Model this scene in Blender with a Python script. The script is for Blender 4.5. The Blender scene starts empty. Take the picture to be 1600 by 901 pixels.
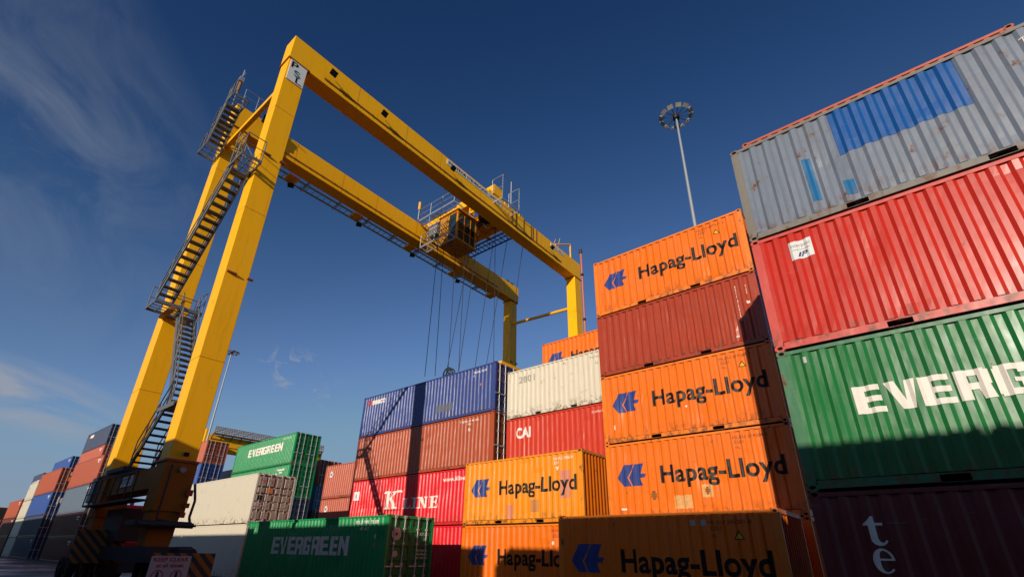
import bpy, bmesh, math, random
from mathutils import Vector, Matrix

random.seed(7)
S = bpy.context.scene
COL = S.collection
R_ = math.radians

# ------------------------------------------------------------------ camera
HC = 1.533
YAW, PITCH, ROLL = R_(39.46), R_(24.794), R_(1.039)
cy_, sy_, cp, sp = math.cos(YAW), math.sin(YAW), math.cos(PITCH), math.sin(PITCH)
fw = Vector((-sy_ * cp, cy_ * cp, sp))
rt = Vector((cy_, sy_, 0))
up = rt.cross(fw)
rt2 = rt * math.cos(ROLL) + up * math.sin(ROLL)
up2 = up * math.cos(ROLL) - rt * math.sin(ROLL)
cam_d = bpy.data.cameras.new('camera')
cam = bpy.data.objects.new('camera', cam_d)
COL.objects.link(cam)
M = Matrix((rt2, up2, -fw)).transposed().to_4x4()
M.translation = (0, 0, HC)
cam.matrix_world = M
cam_d.sensor_width = 36.0
cam_d.lens = 751.9 / 1600 * 36.0
cam_d.shift_y = 66.3 / 1600
cam_d.clip_start = 0.1
cam_d.clip_end = 8000
S.camera = cam

# ------------------------------------------------------------------ light
SUN_V = Vector((0.30, -1.0, 0.28)).normalized()          # towards the sun
SUN_EL = math.asin(SUN_V.z)
SUN_AZ = math.atan2(SUN_V.x, SUN_V.y)                    # clockwise from +Y
sun_d = bpy.data.lights.new('sun', 'SUN')
sun_d.energy = 4.2
sun_d.angle = R_(0.5)
sun_d.color = (1.0, 0.90, 0.76)
sun = bpy.data.objects.new('sun', sun_d)
COL.objects.link(sun)
sun.rotation_euler = (-SUN_V).to_track_quat('-Z', 'Y').to_euler()

W = bpy.data.worlds.new('World')
S.world = W
W.use_nodes = True
wn, wl = W.node_tree.nodes, W.node_tree.links
wn.clear()
wo = wn.new('ShaderNodeOutputWorld')
bg = wn.new('ShaderNodeBackground')
bg.inputs['Strength'].default_value = 0.085
sky = wn.new('ShaderNodeTexSky')
sky.sky_type = 'NISHITA'
sky.sun_disc = False
sky.sun_elevation = SUN_EL
sky.sun_rotation = SUN_AZ
sky.altitude = 0
sky.air_density = 1.0
sky.dust_density = 0.4
sky.ozone_density = 3.0


def dirv(px, py):
    return (fw * 1.0 + rt2 * ((px - 800) / 751.9) - up2 * ((py - 516.8) / 751.9)).normalized()


def wmath(op, a, b=None, c=None):
    n = wn.new('ShaderNodeMath')
    n.operation = op
    for i, v in enumerate((a, b, c)):
        if v is None:
            continue
        if isinstance(v, (int, float)):
            n.inputs[i].default_value = v
        else:
            wl.new(v, n.inputs[i])
    return n.outputs[0]


tc = wn.new('ShaderNodeTexCoord')


def cloud(centre, tangent, size_u, size_v, noise_scale, thresh, seed, stretch=3.0, detail=7):
    """thin cirrus around a fixed direction of the sky, streaked along a tangent direction"""
    c = centre
    u = (tangent - c * tangent.dot(c)).normalized()
    v = c.cross(u)
    outs = []
    for ax in (u, v):
        d = wn.new('ShaderNodeVectorMath')
        d.operation = 'DOT_PRODUCT'
        wl.new(tc.outputs['Generated'], d.inputs[0])
        d.inputs[1].default_value = ax
        outs.append(d.outputs['Value'])
    dc = wn.new('ShaderNodeVectorMath')
    dc.operation = 'DOT_PRODUCT'
    wl.new(tc.outputs['Generated'], dc.inputs[0])
    dc.inputs[1].default_value = c
    uu, vv = outs
    r = wmath('SQRT', wmath('ADD', wmath('POWER', wmath('DIVIDE', uu, size_u), 2.0), wmath('POWER', wmath('DIVIDE', vv, size_v), 2.0)))
    fall = wmath('MULTIPLY', wmath('SMOOTH_MIN', wmath('MAXIMUM', wmath('SUBTRACT', 1.0, r), 0.0), 1.0, 0.2),
                 wmath('GREATER_THAN', dc.outputs['Value'], 0.0))
    cx = wn.new('ShaderNodeCombineXYZ')
    wl.new(wmath('MULTIPLY', uu, 1.0 / stretch), cx.inputs[0])
    wl.new(vv, cx.inputs[1])
    cx.inputs[2].default_value = seed
    nz = wn.new('ShaderNodeTexNoise')
    nz.inputs['Scale'].default_value = noise_scale
    nz.inputs['Detail'].default_value = detail
    nz.inputs['Roughness'].default_value = 0.62
    nz.inputs['Distortion'].default_value = 0.8
    wl.new(cx.outputs[0], nz.inputs['Vector'])
    m = wmath('MULTIPLY', wmath('MAXIMUM', wmath('SUBTRACT', nz.outputs['Fac'], thresh), 0.0), 2.6)
    return wmath('MULTIPLY', m, fall)


c1 = cloud(dirv(55, 190), dirv(200, 350) - dirv(20, 30), 0.40, 0.22, 7.5, 0.39, 2.9, 1.5, 8)
c2 = cloud(dirv(0, 610), dirv(130, 640) - dirv(0, 600), 0.21, 0.055, 16.0, 0.40, 4.1, 5.0)
c3 = cloud(dirv(470, 585), dirv(480, 600) - dirv(430, 570), 0.10, 0.05, 30.0, 0.53, 8.3, 1.3, 4)
c4 = cloud(dirv(60, 760), dirv(200, 770) - dirv(0, 750), 0.36, 0.12, 7.0, 0.28, 3.3, 4.0)
veil = wmath('MINIMUM', wmath('ADD', wmath('MULTIPLY', c1, 0.66), wmath('MULTIPLY', c4, 0.55)), 0.8)
puffs = wmath('MINIMUM', wmath('ADD', wmath('MULTIPLY', c2, 2.2), wmath('MULTIPLY', c3, 3.2)), 0.75)
mx = wn.new('ShaderNodeMixRGB')
mx.inputs['Color2'].default_value = (2.7, 3.15, 4.0, 1)
wl.new(veil, mx.inputs['Fac'])
sepc = wn.new('ShaderNodeSeparateColor')
wl.new(sky.outputs[0], sepc.inputs[0])
comb = wn.new('ShaderNodeCombineColor')
for i, (k, e, soft, top) in enumerate(((1.3, 2.75, 2.9, 3.5), (0.67, 2.15, 6.6, 3.9), (0.60, 1.73, 26.0, 5.5))):   # deep polarised blue
    v = wmath('MULTIPLY', wmath('POWER', sepc.outputs[i], e), k)
    v = wmath('DIVIDE', v, wmath('ADD', wmath('DIVIDE', v, soft), 1.0))
    wl.new(wmath('SMOOTH_MIN', v, top, 0.8), comb.inputs[i])
wl.new(comb.outputs[0], mx.inputs['Color1'])
mx2 = wn.new('ShaderNodeMixRGB')
mx2.inputs['Color2'].default_value = (3.9, 4.1, 4.6, 1)
wl.new(puffs, mx2.inputs['Fac'])
wl.new(mx.outputs[0], mx2.inputs['Color1'])
wl.new(mx2.outputs[0], bg.inputs['Color'])
wl.new(bg.outputs[0], wo.inputs['Surface'])

S.view_settings.view_transform = 'Standard'
S.view_settings.look = 'None'
S.view_settings.exposure = 0.0
S.view_settings.gamma = 1.0
S.view_settings.use_curve_mapping = False

# ------------------------------------------------------------------ materials
MATS = {}


def srgb(r, g, b):
    f = lambda c: (c / 255 / 12.92) if c <= 10 else ((c / 255 + 0.055) / 1.055) ** 2.4
    return (f(r), f(g), f(b), 1.0)


def new_mat(name):
    m = bpy.data.materials.new(name)
    m.use_nodes = True
    nt = m.node_tree
    return m, nt.nodes, nt.links, nt.nodes['Principled BSDF']


def paint(name, col, rust=0.25, rough=0.42, fade=0.18, dirt=0.35, metal=0.0, streak=True, spec=0.42, bump=0.32, low=True):
    """weathered paint: faded blotches, vertical dirt streaks, rust chips, shallow dents"""
    key = name
    if key in MATS:
        return MATS[key]
    m, n, l, b = new_mat(name)
    tc = n.new('ShaderNodeTexCoord')
    oi = n.new('ShaderNodeObjectInfo')
    off = n.new('ShaderNodeVectorMath')
    off.operation = 'MULTIPLY_ADD'
    rnd = n.new('ShaderNodeCombineXYZ')
    for i in range(3):
        l.new(oi.outputs['Random'], rnd.inputs[i])
    l.new(rnd.outputs[0], off.inputs[0])
    off.inputs[1].default_value = (57, 31, 0)
    l.new(tc.outputs['Object'], off.inputs[2])
    P = off.outputs[0]

    def noise(scale, det, sx=1, sy=1, sz=1, rg=0.55):
        mp = n.new('ShaderNodeMapping')
        mp.inputs['Scale'].default_value = (sx, sy, sz)
        l.new(P, mp.inputs['Vector'])
        t = n.new('ShaderNodeTexNoise')
        t.inputs['Scale'].default_value = scale
        t.inputs['Detail'].default_value = det
        t.inputs['Roughness'].default_value = rg
        l.new(mp.outputs[0], t.inputs['Vector'])
        return t.outputs['Fac']

    def ramp(x, a, bb):
        r = n.new('ShaderNodeMapRange')
        r.inputs['From Min'].default_value = a
        r.inputs['From Max'].default_value = bb
        r.clamp = True
        l.new(x, r.inputs['Value'])
        return r.outputs[0]

    def mul(a, k):
        q = n.new('ShaderNodeMath')
        q.operation = 'MULTIPLY'
        l.new(a, q.inputs[0])
        if isinstance(k, float):
            q.inputs[1].default_value = k
        else:
            l.new(k, q.inputs[1])
        return q.outputs[0]

    def mix(f, c1, c2):
        x = n.new('ShaderNodeMixRGB')
        l.new(f, x.inputs['Fac'])
        for i, c in ((1, c1), (2, c2)):
            if isinstance(c, tuple):
                x.inputs[i].default_value = c
            else:
                l.new(c, x.inputs[i])
        return x.outputs[0]
    lum = 0.3 * col[0] + 0.6 * col[1] + 0.1 * col[2]
    chalk = tuple(min(0.9, c * 0.88 + 0.09 * (lum + 0.03)) for c in col[:3]) + (1,)
    c = mix(mul(ramp(noise(0.9, 4), 0.40, 0.75), fade * 2.2), tuple(col), chalk)
    if streak:
        dk = tuple(x * 0.45 + 0.006 for x in col[:3]) + (1,)
        c = mix(mul(ramp(noise(4.0, 5, 1.6, 1.6, 0.16), 0.54, 0.80), dirt), c, dk)
    rc = n.new('ShaderNodeMixRGB')
    rc.inputs[1].default_value = (0.055, 0.017, 0.008, 1)
    rc.inputs[2].default_value = (0.20, 0.075, 0.028, 1)
    l.new(noise(22, 3), rc.inputs['Fac'])
    rustm = ramp(noise(3.1, 9, 1, 1, 0.8, 0.68), 0.70 - 0.14 * rust, 0.74 - 0.10 * rust)
    halo = ramp(noise(3.1, 9, 1, 1, 0.8, 0.68), 0.62 - 0.14 * rust, 0.72 - 0.12 * rust)
    c = mix(mul(halo, 0.35 * rust + 0.05), c, (0.16, 0.07, 0.03, 1))
    c = mix(rustm, c, rc.outputs[0])
    if low:
        sx = n.new('ShaderNodeSeparateXYZ')
        l.new(tc.outputs['Object'], sx.inputs[0])
        edge = n.new('ShaderNodeMapRange')
        edge.inputs['From Min'].default_value = 0.55
        edge.inputs['From Max'].default_value = 0.12
        edge.clamp = True
        l.new(sx.outputs[2], edge.inputs['Value'])
        em = mul(ramp(noise(5.5, 8, 1, 1, 0.6, 0.65), 0.50, 0.60), edge.outputs[0])
        c = mix(mul(em, 0.75), c, rc.outputs[0])
        sc = ramp(noise(2.4, 6, 0.5, 0.5, 9.0, 0.6), 0.665, 0.70)
        c = mix(mul(sc, 0.55), c, tuple(0.5 * v + 0.10 for v in col[:3]) + (1,))
    l.new(c, b.inputs['Base Color'])
    b.inputs['Metallic'].default_value = metal
    rg = n.new('ShaderNodeMapRange')
    rg.inputs['To Min'].default_value = rough - 0.10
    rg.inputs['To Max'].default_value = rough + 0.12
    l.new(noise(2.3, 5), rg.inputs['Value'])
    ra = n.new('ShaderNodeMath')
    ra.operation = 'MULTIPLY_ADD'
    l.new(rustm, ra.inputs[0])
    ra.inputs[1].default_value = 0.35
    l.new(rg.outputs[0], ra.inputs[2])
    l.new(ra.outputs[0], b.inputs['Roughness'])
    b.inputs['Specular IOR Level'].default_value = spec
    bp = n.new('ShaderNodeBump')
    bp.inputs['Strength'].default_value = bump
    bp.inputs['Distance'].default_value = 0.05
    l.new(noise(2.6, 2, 1, 1, 0.55), bp.inputs['Height'])
    l.new(bp.outputs[0], b.inputs['Normal'])
    m['col'] = col[:3]
    MATS[key] = m
    return m


def plain(name, col, rough=0.6, metal=0.0, var=0.25, scale=6.0, spec=0.4):
    if name in MATS:
        return MATS[name]
    m, n, l, b = new_mat(name)
    tc = n.new('ShaderNodeTexCoord')
    t = n.new('ShaderNodeTexNoise')
    t.inputs['Scale'].default_value = scale
    t.inputs['Detail'].default_value = 5
    l.new(tc.outputs['Object'], t.inputs['Vector'])
    x = n.new('ShaderNodeMixRGB')
    x.inputs[1].default_value = tuple(c * (1 - var) for c in col[:3]) + (1,)
    x.inputs[2].default_value = tuple(min(1, c * (1 + var * 0.6)) for c in col[:3]) + (1,)
    l.new(t.outputs['Fac'], x.inputs['Fac'])
    l.new(x.outputs[0], b.inputs['Base Color'])
    b.inputs['Roughness'].default_value = rough
    b.inputs['Metallic'].default_value = metal
    b.inputs['Specular IOR Level'].default_value = spec
    MATS[name] = m
    return m


C_ORANGE = (0.80, 0.155, 0.001, 1)
C_ORANGE2 = (0.84, 0.255, 0.001, 1)
C_BROWN = (0.37, 0.044, 0.013, 1)
C_RUST = (0.40, 0.07, 0.02, 1)
C_RUST2 = (0.46, 0.095, 0.045, 1)
C_GREY = (0.155, 0.18, 0.225, 1)
C_GREYFR = (0.17, 0.15, 0.125, 1)
C_RED = (0.50, 0.019, 0.004, 1)
C_GREEN = (0.010, 0.145, 0.030, 1)
C_GREEN2 = (0.006, 0.25, 0.07, 1)
C_TEX = (0.13, 0.018, 0.014, 1)
C_CREAM = (0.66, 0.58, 0.44, 1)
C_CAI = (0.58, 0.038, 0.010, 1)
C_BLUE = (0.035, 0.06, 0.22, 1)
C_KRED = (0.72, 0.012, 0.02, 1)
C_NAVY = (0.035, 0.05, 0.10, 1)
C_SLATE = (0.10, 0.14, 0.19, 1)
C_CYAN = (0.10, 0.24, 0.42, 1)
C_ROYAL = (0.02, 0.07, 0.28, 1)
C_YEL = (0.97, 0.46, 0.001, 1)

m_black = plain('black_lettering', (0.012, 0.010, 0.009, 1), 0.5, var=0.5, scale=9, spec=.22)
m_logo = plain('blue_lettering', (0.03, 0.055, 0.22, 1), 0.42, var=0.4, scale=7)
m_white = plain('white_lettering', (0.76, 0.69, 0.60, 1), 0.5, var=0.12, scale=8)
m_redink = plain('red_lettering', (0.45, 0.02, 0.02, 1), 0.5)
m_dkink = plain('faded_brown_lettering', (0.25, 0.06, 0.012, 1), 0.6)
m_greyink = plain('faded_grey_lettering', (0.33, 0.30, 0.26, 1), 0.6)
m_teal = plain('teal_lettering', (0.015, 0.19, 0.21, 1), 0.4)
m_navyink = plain('navy_lettering', (0.02, 0.035, 0.11, 1), 0.4)
m_hole = plain('dark_recess', (0.006, 0.006, 0.006, 1), 0.9)
m_shellm = plain('shell_gap_shade', (0.02, 0.018, 0.016, 1), 0.8)  # near-black, so the gaps along the rails read as shadow lines
m_cast = paint('casting_steel', (0.11, 0.07, 0.05, 1), rust=0.9, rough=0.6)
m_galv = plain('galvanised_steel', (0.42, 0.43, 0.44, 1), 0.42, 0.55, var=0.2, scale=14)
m_stair = plain('weathered_galvanised_steel', (0.20, 0.20, 0.195, 1), 0.5, 0.45, var=0.35, scale=9)
m_rod = plain('galvanised_rod', (0.55, 0.53, 0.50, 1), 0.45, 0.35, var=0.3, scale=10)
m_rubber = plain('tyre_rubber', (0.012, 0.012, 0.013, 1), 0.85)
m_dark = plain('dark_steel', (0.03, 0.03, 0.032, 1), 0.6)
m_yellow = paint('crane_yellow', C_YEL, rust=0.05, rough=0.44, fade=0.06, dirt=0.34, spec=0.25, bump=0.06, low=False)
m_grimy_shaded = paint('grimy_shaded_crane_yellow', (0.30, 0.105, 0.003, 1), rust=0.35, rough=0.6, dirt=0.5, spec=0.2)  # grime plus the shade of the crane base, darkened into the yellow
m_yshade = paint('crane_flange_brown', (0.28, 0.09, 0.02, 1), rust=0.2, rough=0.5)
m_glass = plain('dark_glass', (0.02, 0.035, 0.035, 1), 0.08, var=0.1, spec=0.6)
m_signw = plain('white_sign_sheet', (0.70, 0.68, 0.66, 1), 0.4, var=0.06)

# ------------------------------------------------------------------ mesh helpers


class MB:
    def __init__(self):
        self.v = []
        self.f = []
        self.mi = []

    def add(self, vs, fs, mi=0):
        o = len(self.v)
        self.v += [tuple(x) for x in vs]
        self.f += [tuple(i + o for i in f) for f in fs]
        self.mi += [mi] * len(fs)
        return self

    def box(self, a, b, mi=0):
        x0, y0, z0 = a
        x1, y1, z1 = b
        vs = [(x0, y0, z0), (x1, y0, z0), (x1, y1, z0), (x0, y1, z0), (x0, y0, z1), (x1, y0, z1), (x1, y1, z1), (x0, y1, z1)]
        fs = [(0, 3, 2, 1), (4, 5, 6, 7), (0, 1, 5, 4), (1, 2, 6, 5), (2, 3, 7, 6), (3, 0, 4, 7)]
        return self.add(vs, fs, mi)

    def hexa(self, q0, q1, mi=0):
        """box between two quads (each 4 points, counter-clockwise)"""
        vs = list(q0) + list(q1)
        fs = [(3, 2, 1, 0), (4, 5, 6, 7)] + [(i, (i + 1) % 4, 4 + (i + 1) % 4, 4 + i) for i in range(4)]
        return self.add(vs, fs, mi)

    def tube(self, p, q, r, n=6, mi=0, r2=None):
        p, q = Vector(p), Vector(q)
        d = (q - p)
        if d.length < 1e-6:
            return self
        d.normalize()
        a = d.orthogonal().normalized()
        b = d.cross(a)
        r2 = r if r2 is None else r2
        vs = [p + (a * math.cos(t) + b * math.sin(t)) * r for t in (2 * math.pi * i / n for i in range(n))]
        vs += [q + (a * math.cos(t) + b * math.sin(t)) * r2 for t in (2 * math.pi * i / n for i in range(n))]
        fs = [(i, (i + 1) % n, n + (i + 1) % n, n + i) for i in range(n)]
        fs += [tuple(range(n - 1, -1, -1)), tuple(range(n, 2 * n))]
        return self.add(vs, fs, mi)

    def path(self, pts, r, n=6, mi=0):
        for a, b in zip(pts, pts[1:]):
            self.tube(a, b, r, n, mi)
        return self

    def bar(self, p, q, w, h, mi=0, upv=(0, 0, 1)):
        """rectangular bar from p to q, width w sideways, height h along upv"""
        p, q, u = Vector(p), Vector(q), Vector(upv)
        d = (q - p).normalized()
        s = d.cross(u)
        if s.length < 1e-5:
            s = d.orthogonal()
        s.normalize()
        u = s.cross(d).normalized()
        o = [s * (w / 2) * a + u * (h / 2) * b for a, b in ((-1, -1), (1, -1), (1, 1), (-1, 1))]
        return self.hexa([p + x for x in o], [q + x for x in o], mi)

    def poly(self, pts, mi=0):
        return self.add(pts, [tuple(range(len(pts)))], mi)

    def mesh(self, name, mats, smooth=False):
        me = bpy.data.meshes.new(name)
        me.from_pydata(self.v, [], self.f)
        me.polygons.foreach_set('material_index', self.mi)
        for m in mats:
            me.materials.append(m)
        bm = bmesh.new()
        bm.from_mesh(me)
        bmesh.ops.recalc_face_normals(bm, faces=bm.faces)
        bm.to_mesh(me)
        bm.free()
        if smooth:
            for p in me.polygons:
                p.use_smooth = True
        me.update()
        return me

    def build(self, name, mats, parent=None, loc=None, smooth=False):
        if not isinstance(mats, (list, tuple)):
            mats = [mats]
        return link(name, self.mesh(name, mats, smooth), parent, loc)


def link(name, me, parent=None, loc=None):
    o = bpy.data.objects.new(name, me)
    COL.objects.link(o)
    if parent is not None:
        o.parent = parent
    if loc is not None:
        o.location = loc
    return o


def link_col(name, me, mats, parent, loc=None):
    """shared mesh, material chosen on the object"""
    o = link(name, me, parent, loc)
    for i, m in enumerate(mats):
        o.material_slots[i].link = 'OBJECT'
        o.material_slots[i].material = m
    return o


def tag(o, label=None, cat=None, group=None, kind=None):
    if label:
        o['label'] = label
    if cat:
        o['category'] = cat
    if group:
        o['group'] = group
    if kind:
        o['kind'] = kind
    return o


def empty(name, loc, label=None, cat=None, group=None):
    o = bpy.data.objects.new(name, None)
    COL.objects.link(o)
    o.location = loc
    return tag(o, label, cat, group)


# ------------------------------------------------------------------ lettering
def font_polys(s, bold=0.0, spacing=1.0, shear=0.0):
    """triangles of the built-in font, as a bmesh in x/y; returns (bmesh, bounds)"""
    cu = bpy.data.curves.new('t', 'FONT')
    cu.body = s
    cu.size = 1.0
    cu.offset = bold
    cu.space_character = spacing
    cu.shear = shear
    cu.resolution_u = 4
    ob = bpy.data.objects.new('t', cu)
    COL.objects.link(ob)
    dg = bpy.context.evaluated_depsgraph_get()
    dg.update()
    me = bpy.data.meshes.new_from_object(ob.evaluated_get(dg))
    bm = bmesh.new()
    bm.from_mesh(me)
    bpy.data.objects.remove(ob)
    bpy.data.curves.remove(cu)
    bpy.data.meshes.remove(me)
    return bm


def poly_bm(polys):
    bm = bmesh.new()
    for i, p in enumerate(polys):
        vs = [bm.verts.new((x, y, .0006 * i)) for x, y in p]
        try:
            bm.faces.new(vs)
        except ValueError:
            pass
    bmesh.ops.triangulate(bm, faces=bm.faces)
    return bm


def fit(bm, x0, x1, z0, z1, ref=None):
    """scale to a box; ref = (ymin, ymax) of the source that maps to z0..z1"""
    xs = [v.co.x for v in bm.verts]
    ys = [v.co.y for v in bm.verts]
    a, b = min(xs), max(xs)
    c, d = ref if ref else (min(ys), max(ys))
    for v in bm.verts:
        v.co.x = x0 + (v.co.x - a) / (b - a) * (x1 - x0)
        v.co.y = z0 + (v.co.y - c) / (d - c) * (z1 - z0)
    return bm


PITCH_C, DEP = 0.2786, 0.040


def corr_breaks(L):
    """x positions and depth of the pressed side wall of a container of length L (local x)"""
    a, b = -L / 2 + 0.165, L / 2 - 0.165
    n = max(1, round((b - a - 0.07) / PITCH_C))
    p = (b - a - 0.07) / n
    pts = [(a, 0.0)]
    for i in range(n):
        x = a + 0.07 + i * p
        pts += [(x, 0.0), (x + p * 0.20, DEP), (x + p * 0.50, DEP), (x + p * 0.70, 0.0)]
    pts += [(b, 0.0)]
    return pts


def corr_depth(pts, x):
    if x <= pts[0][0]:
        return 0.0
    for (x0, d0), (x1, d1) in zip(pts, pts[1:]):
        if x0 <= x <= x1:
            return d0 + (d1 - d0) * (x - x0) / max(1e-9, x1 - x0)
    return 0.0


ZL = 12


def dent_grid(L, H, seed, amp=1.0):
    """inward push of the pressed wall at every ridge line and height level"""
    rnd = random.Random(seed)
    pts = corr_breaks(L)
    zs = [0.186 + (H - 0.085 - 0.186) * k / (ZL - 1) for k in range(ZL)]
    blobs = [(rnd.uniform(-L / 2, L / 2), rnd.uniform(.2, H - .1), rnd.uniform(.012, .042) * (1 if rnd.random() < .8 else -.5), rnd.uniform(.12, .40), rnd.uniform(.15, .5)) for _ in range(int(L * 2.2))]
    ph = [rnd.uniform(0, 6) for _ in range(4)]
    g = []
    for x, d in pts:
        col = []
        for k, z in enumerate(zs):
            v = .006 * math.sin(x * 1.3 + ph[0]) * math.sin(z * 1.7 + ph[1]) + .004 * math.sin(x * 3.1 + ph[2] + z)
            for bx, bz, a, sx, sz in blobs:
                q = ((x - bx) / sx) ** 2 + ((z - bz) / sz) ** 2
                if q < 9:
                    v += a * math.exp(-q)
            if k in (0, ZL - 1):
                v = 0
            col.append(max(-.006, v * amp))
        g.append(col)
    return pts, zs, g


def dent_at(G, x, z):
    pts, zs, g = G
    t = (z - zs[0]) / (zs[-1] - zs[0]) * (ZL - 1)
    k = min(max(int(t), 0), ZL - 2)
    t = min(max(t - k, 0), 1)
    for i in range(len(pts) - 1):
        x0, x1 = pts[i][0], pts[i + 1][0]
        if x0 <= x <= x1 or i == len(pts) - 2:
            u = min(max((x - x0) / max(1e-6, x1 - x0), 0), 1)
            return (g[i][k] * (1 - u) + g[i + 1][k] * u) * (1 - t) + (g[i][k + 1] * (1 - u) + g[i + 1][k + 1] * u) * t
    return 0.0


DENTS = {}


def m_side_dented(L, H, seed, amp=1.0):
    G = dent_grid(L, H, seed, amp)
    pts, zs, g = G
    y = -2.438 / 2 + 0.012
    vs = [(x, y + d + g[i][k], zs[k]) for i, (x, d) in enumerate(pts) for k in range(ZL)]
    fs = [(i * ZL + k, (i + 1) * ZL + k, (i + 1) * ZL + k + 1, i * ZL + k + 1) for i in range(len(pts) - 1) for k in range(ZL - 1)]
    mb = MB()
    mb.add(vs, fs)
    me = mb.mesh('side_wall', [])
    if me.polygons[0].normal.y > 0:
        me.flip_normals()
    me.materials.append(None)
    return me, G


def on_wall(bm, name, mat, parent, L, Wd=2.438, lift=0.004, corr=True, yoff=0.012):
    G = DENTS.get(parent.name)
    """lay a flat x/y figure on the pressed front wall so it follows the ridges"""
    if corr:
        pts = corr_breaks(L)
        x0 = min(v.co.x for v in bm.verts)
        x1 = max(v.co.x for v in bm.verts)
        for x, d in pts:
            if x0 < x < x1:
                g = bm.verts[:] + bm.edges[:] + bm.faces[:]
                bmesh.ops.bisect_plane(bm, geom=g, plane_co=(x, 0, 0), plane_no=(1, 0, 0))
        if G:
            z0 = min(v.co.y for v in bm.verts)
            z1 = max(v.co.y for v in bm.verts)
            for z in G[1]:
                if z0 < z < z1:
                    bmesh.ops.bisect_plane(bm, geom=bm.verts[:] + bm.edges[:] + bm.faces[:], plane_co=(0, z, 0), plane_no=(0, 1, 0))
            lift += .002
        for v in bm.verts:
            x, z = v.co.x, v.co.y
            v.co = (x, -Wd / 2 + yoff + corr_depth(pts, x) + (dent_at(G, x, z) if G else 0) - lift - v.co.z, z)
    else:
        for v in bm.verts:
            v.co = (v.co.x, -Wd / 2 + yoff - lift - v.co.z, v.co.y)
    return bm_obj(bm, name, mat, parent)


def bm_obj(bm, name, mat, parent):
    me = bpy.data.meshes.new(name)
    bm.normal_update()
    bm.to_mesh(me)
    bm.free()
    me.materials.append(mat)
    return link(name, me, parent)


def on_plane(bm, name, mat, parent, org, ux, uz, thick=0.0):
    """lay a flat figure on a plane given by origin and two directions"""
    org, ux, uz = Vector(org), Vector(ux), Vector(uz)
    nn = ux.cross(uz)
    for v in bm.verts:
        v.co = org + ux * v.co.x + uz * v.co.y + nn * v.co.z
    return bm_obj(bm, name, mat, parent)


# block letters on a unit cell (x 0..1, y 0..1)
def rect(a, b, c, d):
    return [(a, b), (c, b), (c, d), (a, d)]


BLOCK = {
    'E': [rect(0, 0, .40, 1), rect(.40, .0, 1, .20), rect(.40, .40, .94, .60), rect(.40, .80, .94, 1)],
    'V': [[(0, 1), (.36, 1), (.60, .30), (.68, 1), (1.02, 1), (.84, 0), (.42, 0)]],
    'R': [rect(0, 0, .36, 1), rect(.36, .80, .88, 1), rect(.66, .46, 1, .94), rect(.36, .34, .94, .56), [(.60, .34), (.95, .36), (1.02, 0), (.66, 0)]],
    'G': [rect(.0, .08, .38, .92), rect(.06, .80, .98, 1), rect(.06, 0, .98, .20), rect(.66, .20, 1, .54), rect(.50, .40, .66, .54), rect(.66, .70, 1, .82)],
    'N': [rect(0, 0, .32, 1), rect(.68, 0, 1, 1), [(.32, 1), (.68, .42), (.68, .0), (.32, .58)]],
}


def block_text(s, x0, x1, z0, z1, gap=0.12, skew=0.0):
    n = len(s)
    w = (x1 - x0) / (n + (n - 1) * gap)
    out = []
    for i, ch in enumerate(s):
        ox = x0 + i * w * (1 + gap)
        for p in BLOCK[ch]:
            out.append([(ox + w * x + skew * y * (z1 - z0), z0 + (z1 - z0) * y) for x, y in p])
    return poly_bm(out)


SERIF = {
    'K': [rect(.12, 0, .36, 1), rect(0, 0, .48, .09), rect(0, .91, .48, 1), [(.36, .42), (.36, .56), (.78, .95), (.95, .95)], [(.44, .58), (.60, .70), (.98, .05), (.70, .05)], rect(.58, .91, 1, 1), rect(.60, 0, 1.06, .09)],
    'L': [rect(.15, 0, .42, 1), rect(0, 0, .55, .10), rect(0, .90, .58, 1), rect(.42, 0, .95, .10), [(.80, .10), (.95, .10), (.98, .36), (.90, .36)]],
    'I': [rect(.32, 0, .68, 1), rect(.12, 0, .88, .10), rect(.12, .90, .88, 1)],
    'N': [rect(.12, 0, .24, 1), rect(0, 0, .36, .10), rect(0, .90, .30, 1), [(.12, 1), (.42, 1), (.88, 0), (.64, 0)], rect(.76, 0, .88, 1), rect(.64, .90, 1, 1)],
    'E': [rect(.15, 0, .42, 1), rect(0, 0, .55, .10), rect(0, .90, .55, 1), rect(.42, 0, .95, .10), rect(.42, .90, .92, 1), rect(.42, .45, .70, .55), rect(.68, .34, .76, .66), [(.80, .10), (.95, .10), (.98, .34), (.90, .34)], [(.80, .90), (.92, .90), (.95, .68), (.88, .68)]],
}
LOGO = [[(0, .40), (.26, 1), (.68, 1), (.44, .48), (.40, .40), (.52, .0), (.22, .0)],
        [(.725, 1), (1.07, 1), (.94, .53), (1.13, .53), (1.07, .35), (.88, .35), (1.0, 0), (.575, 0), (.445, .40), (.485, .48)]]
LOGO[0][5] = (.53, 0.0)


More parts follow.
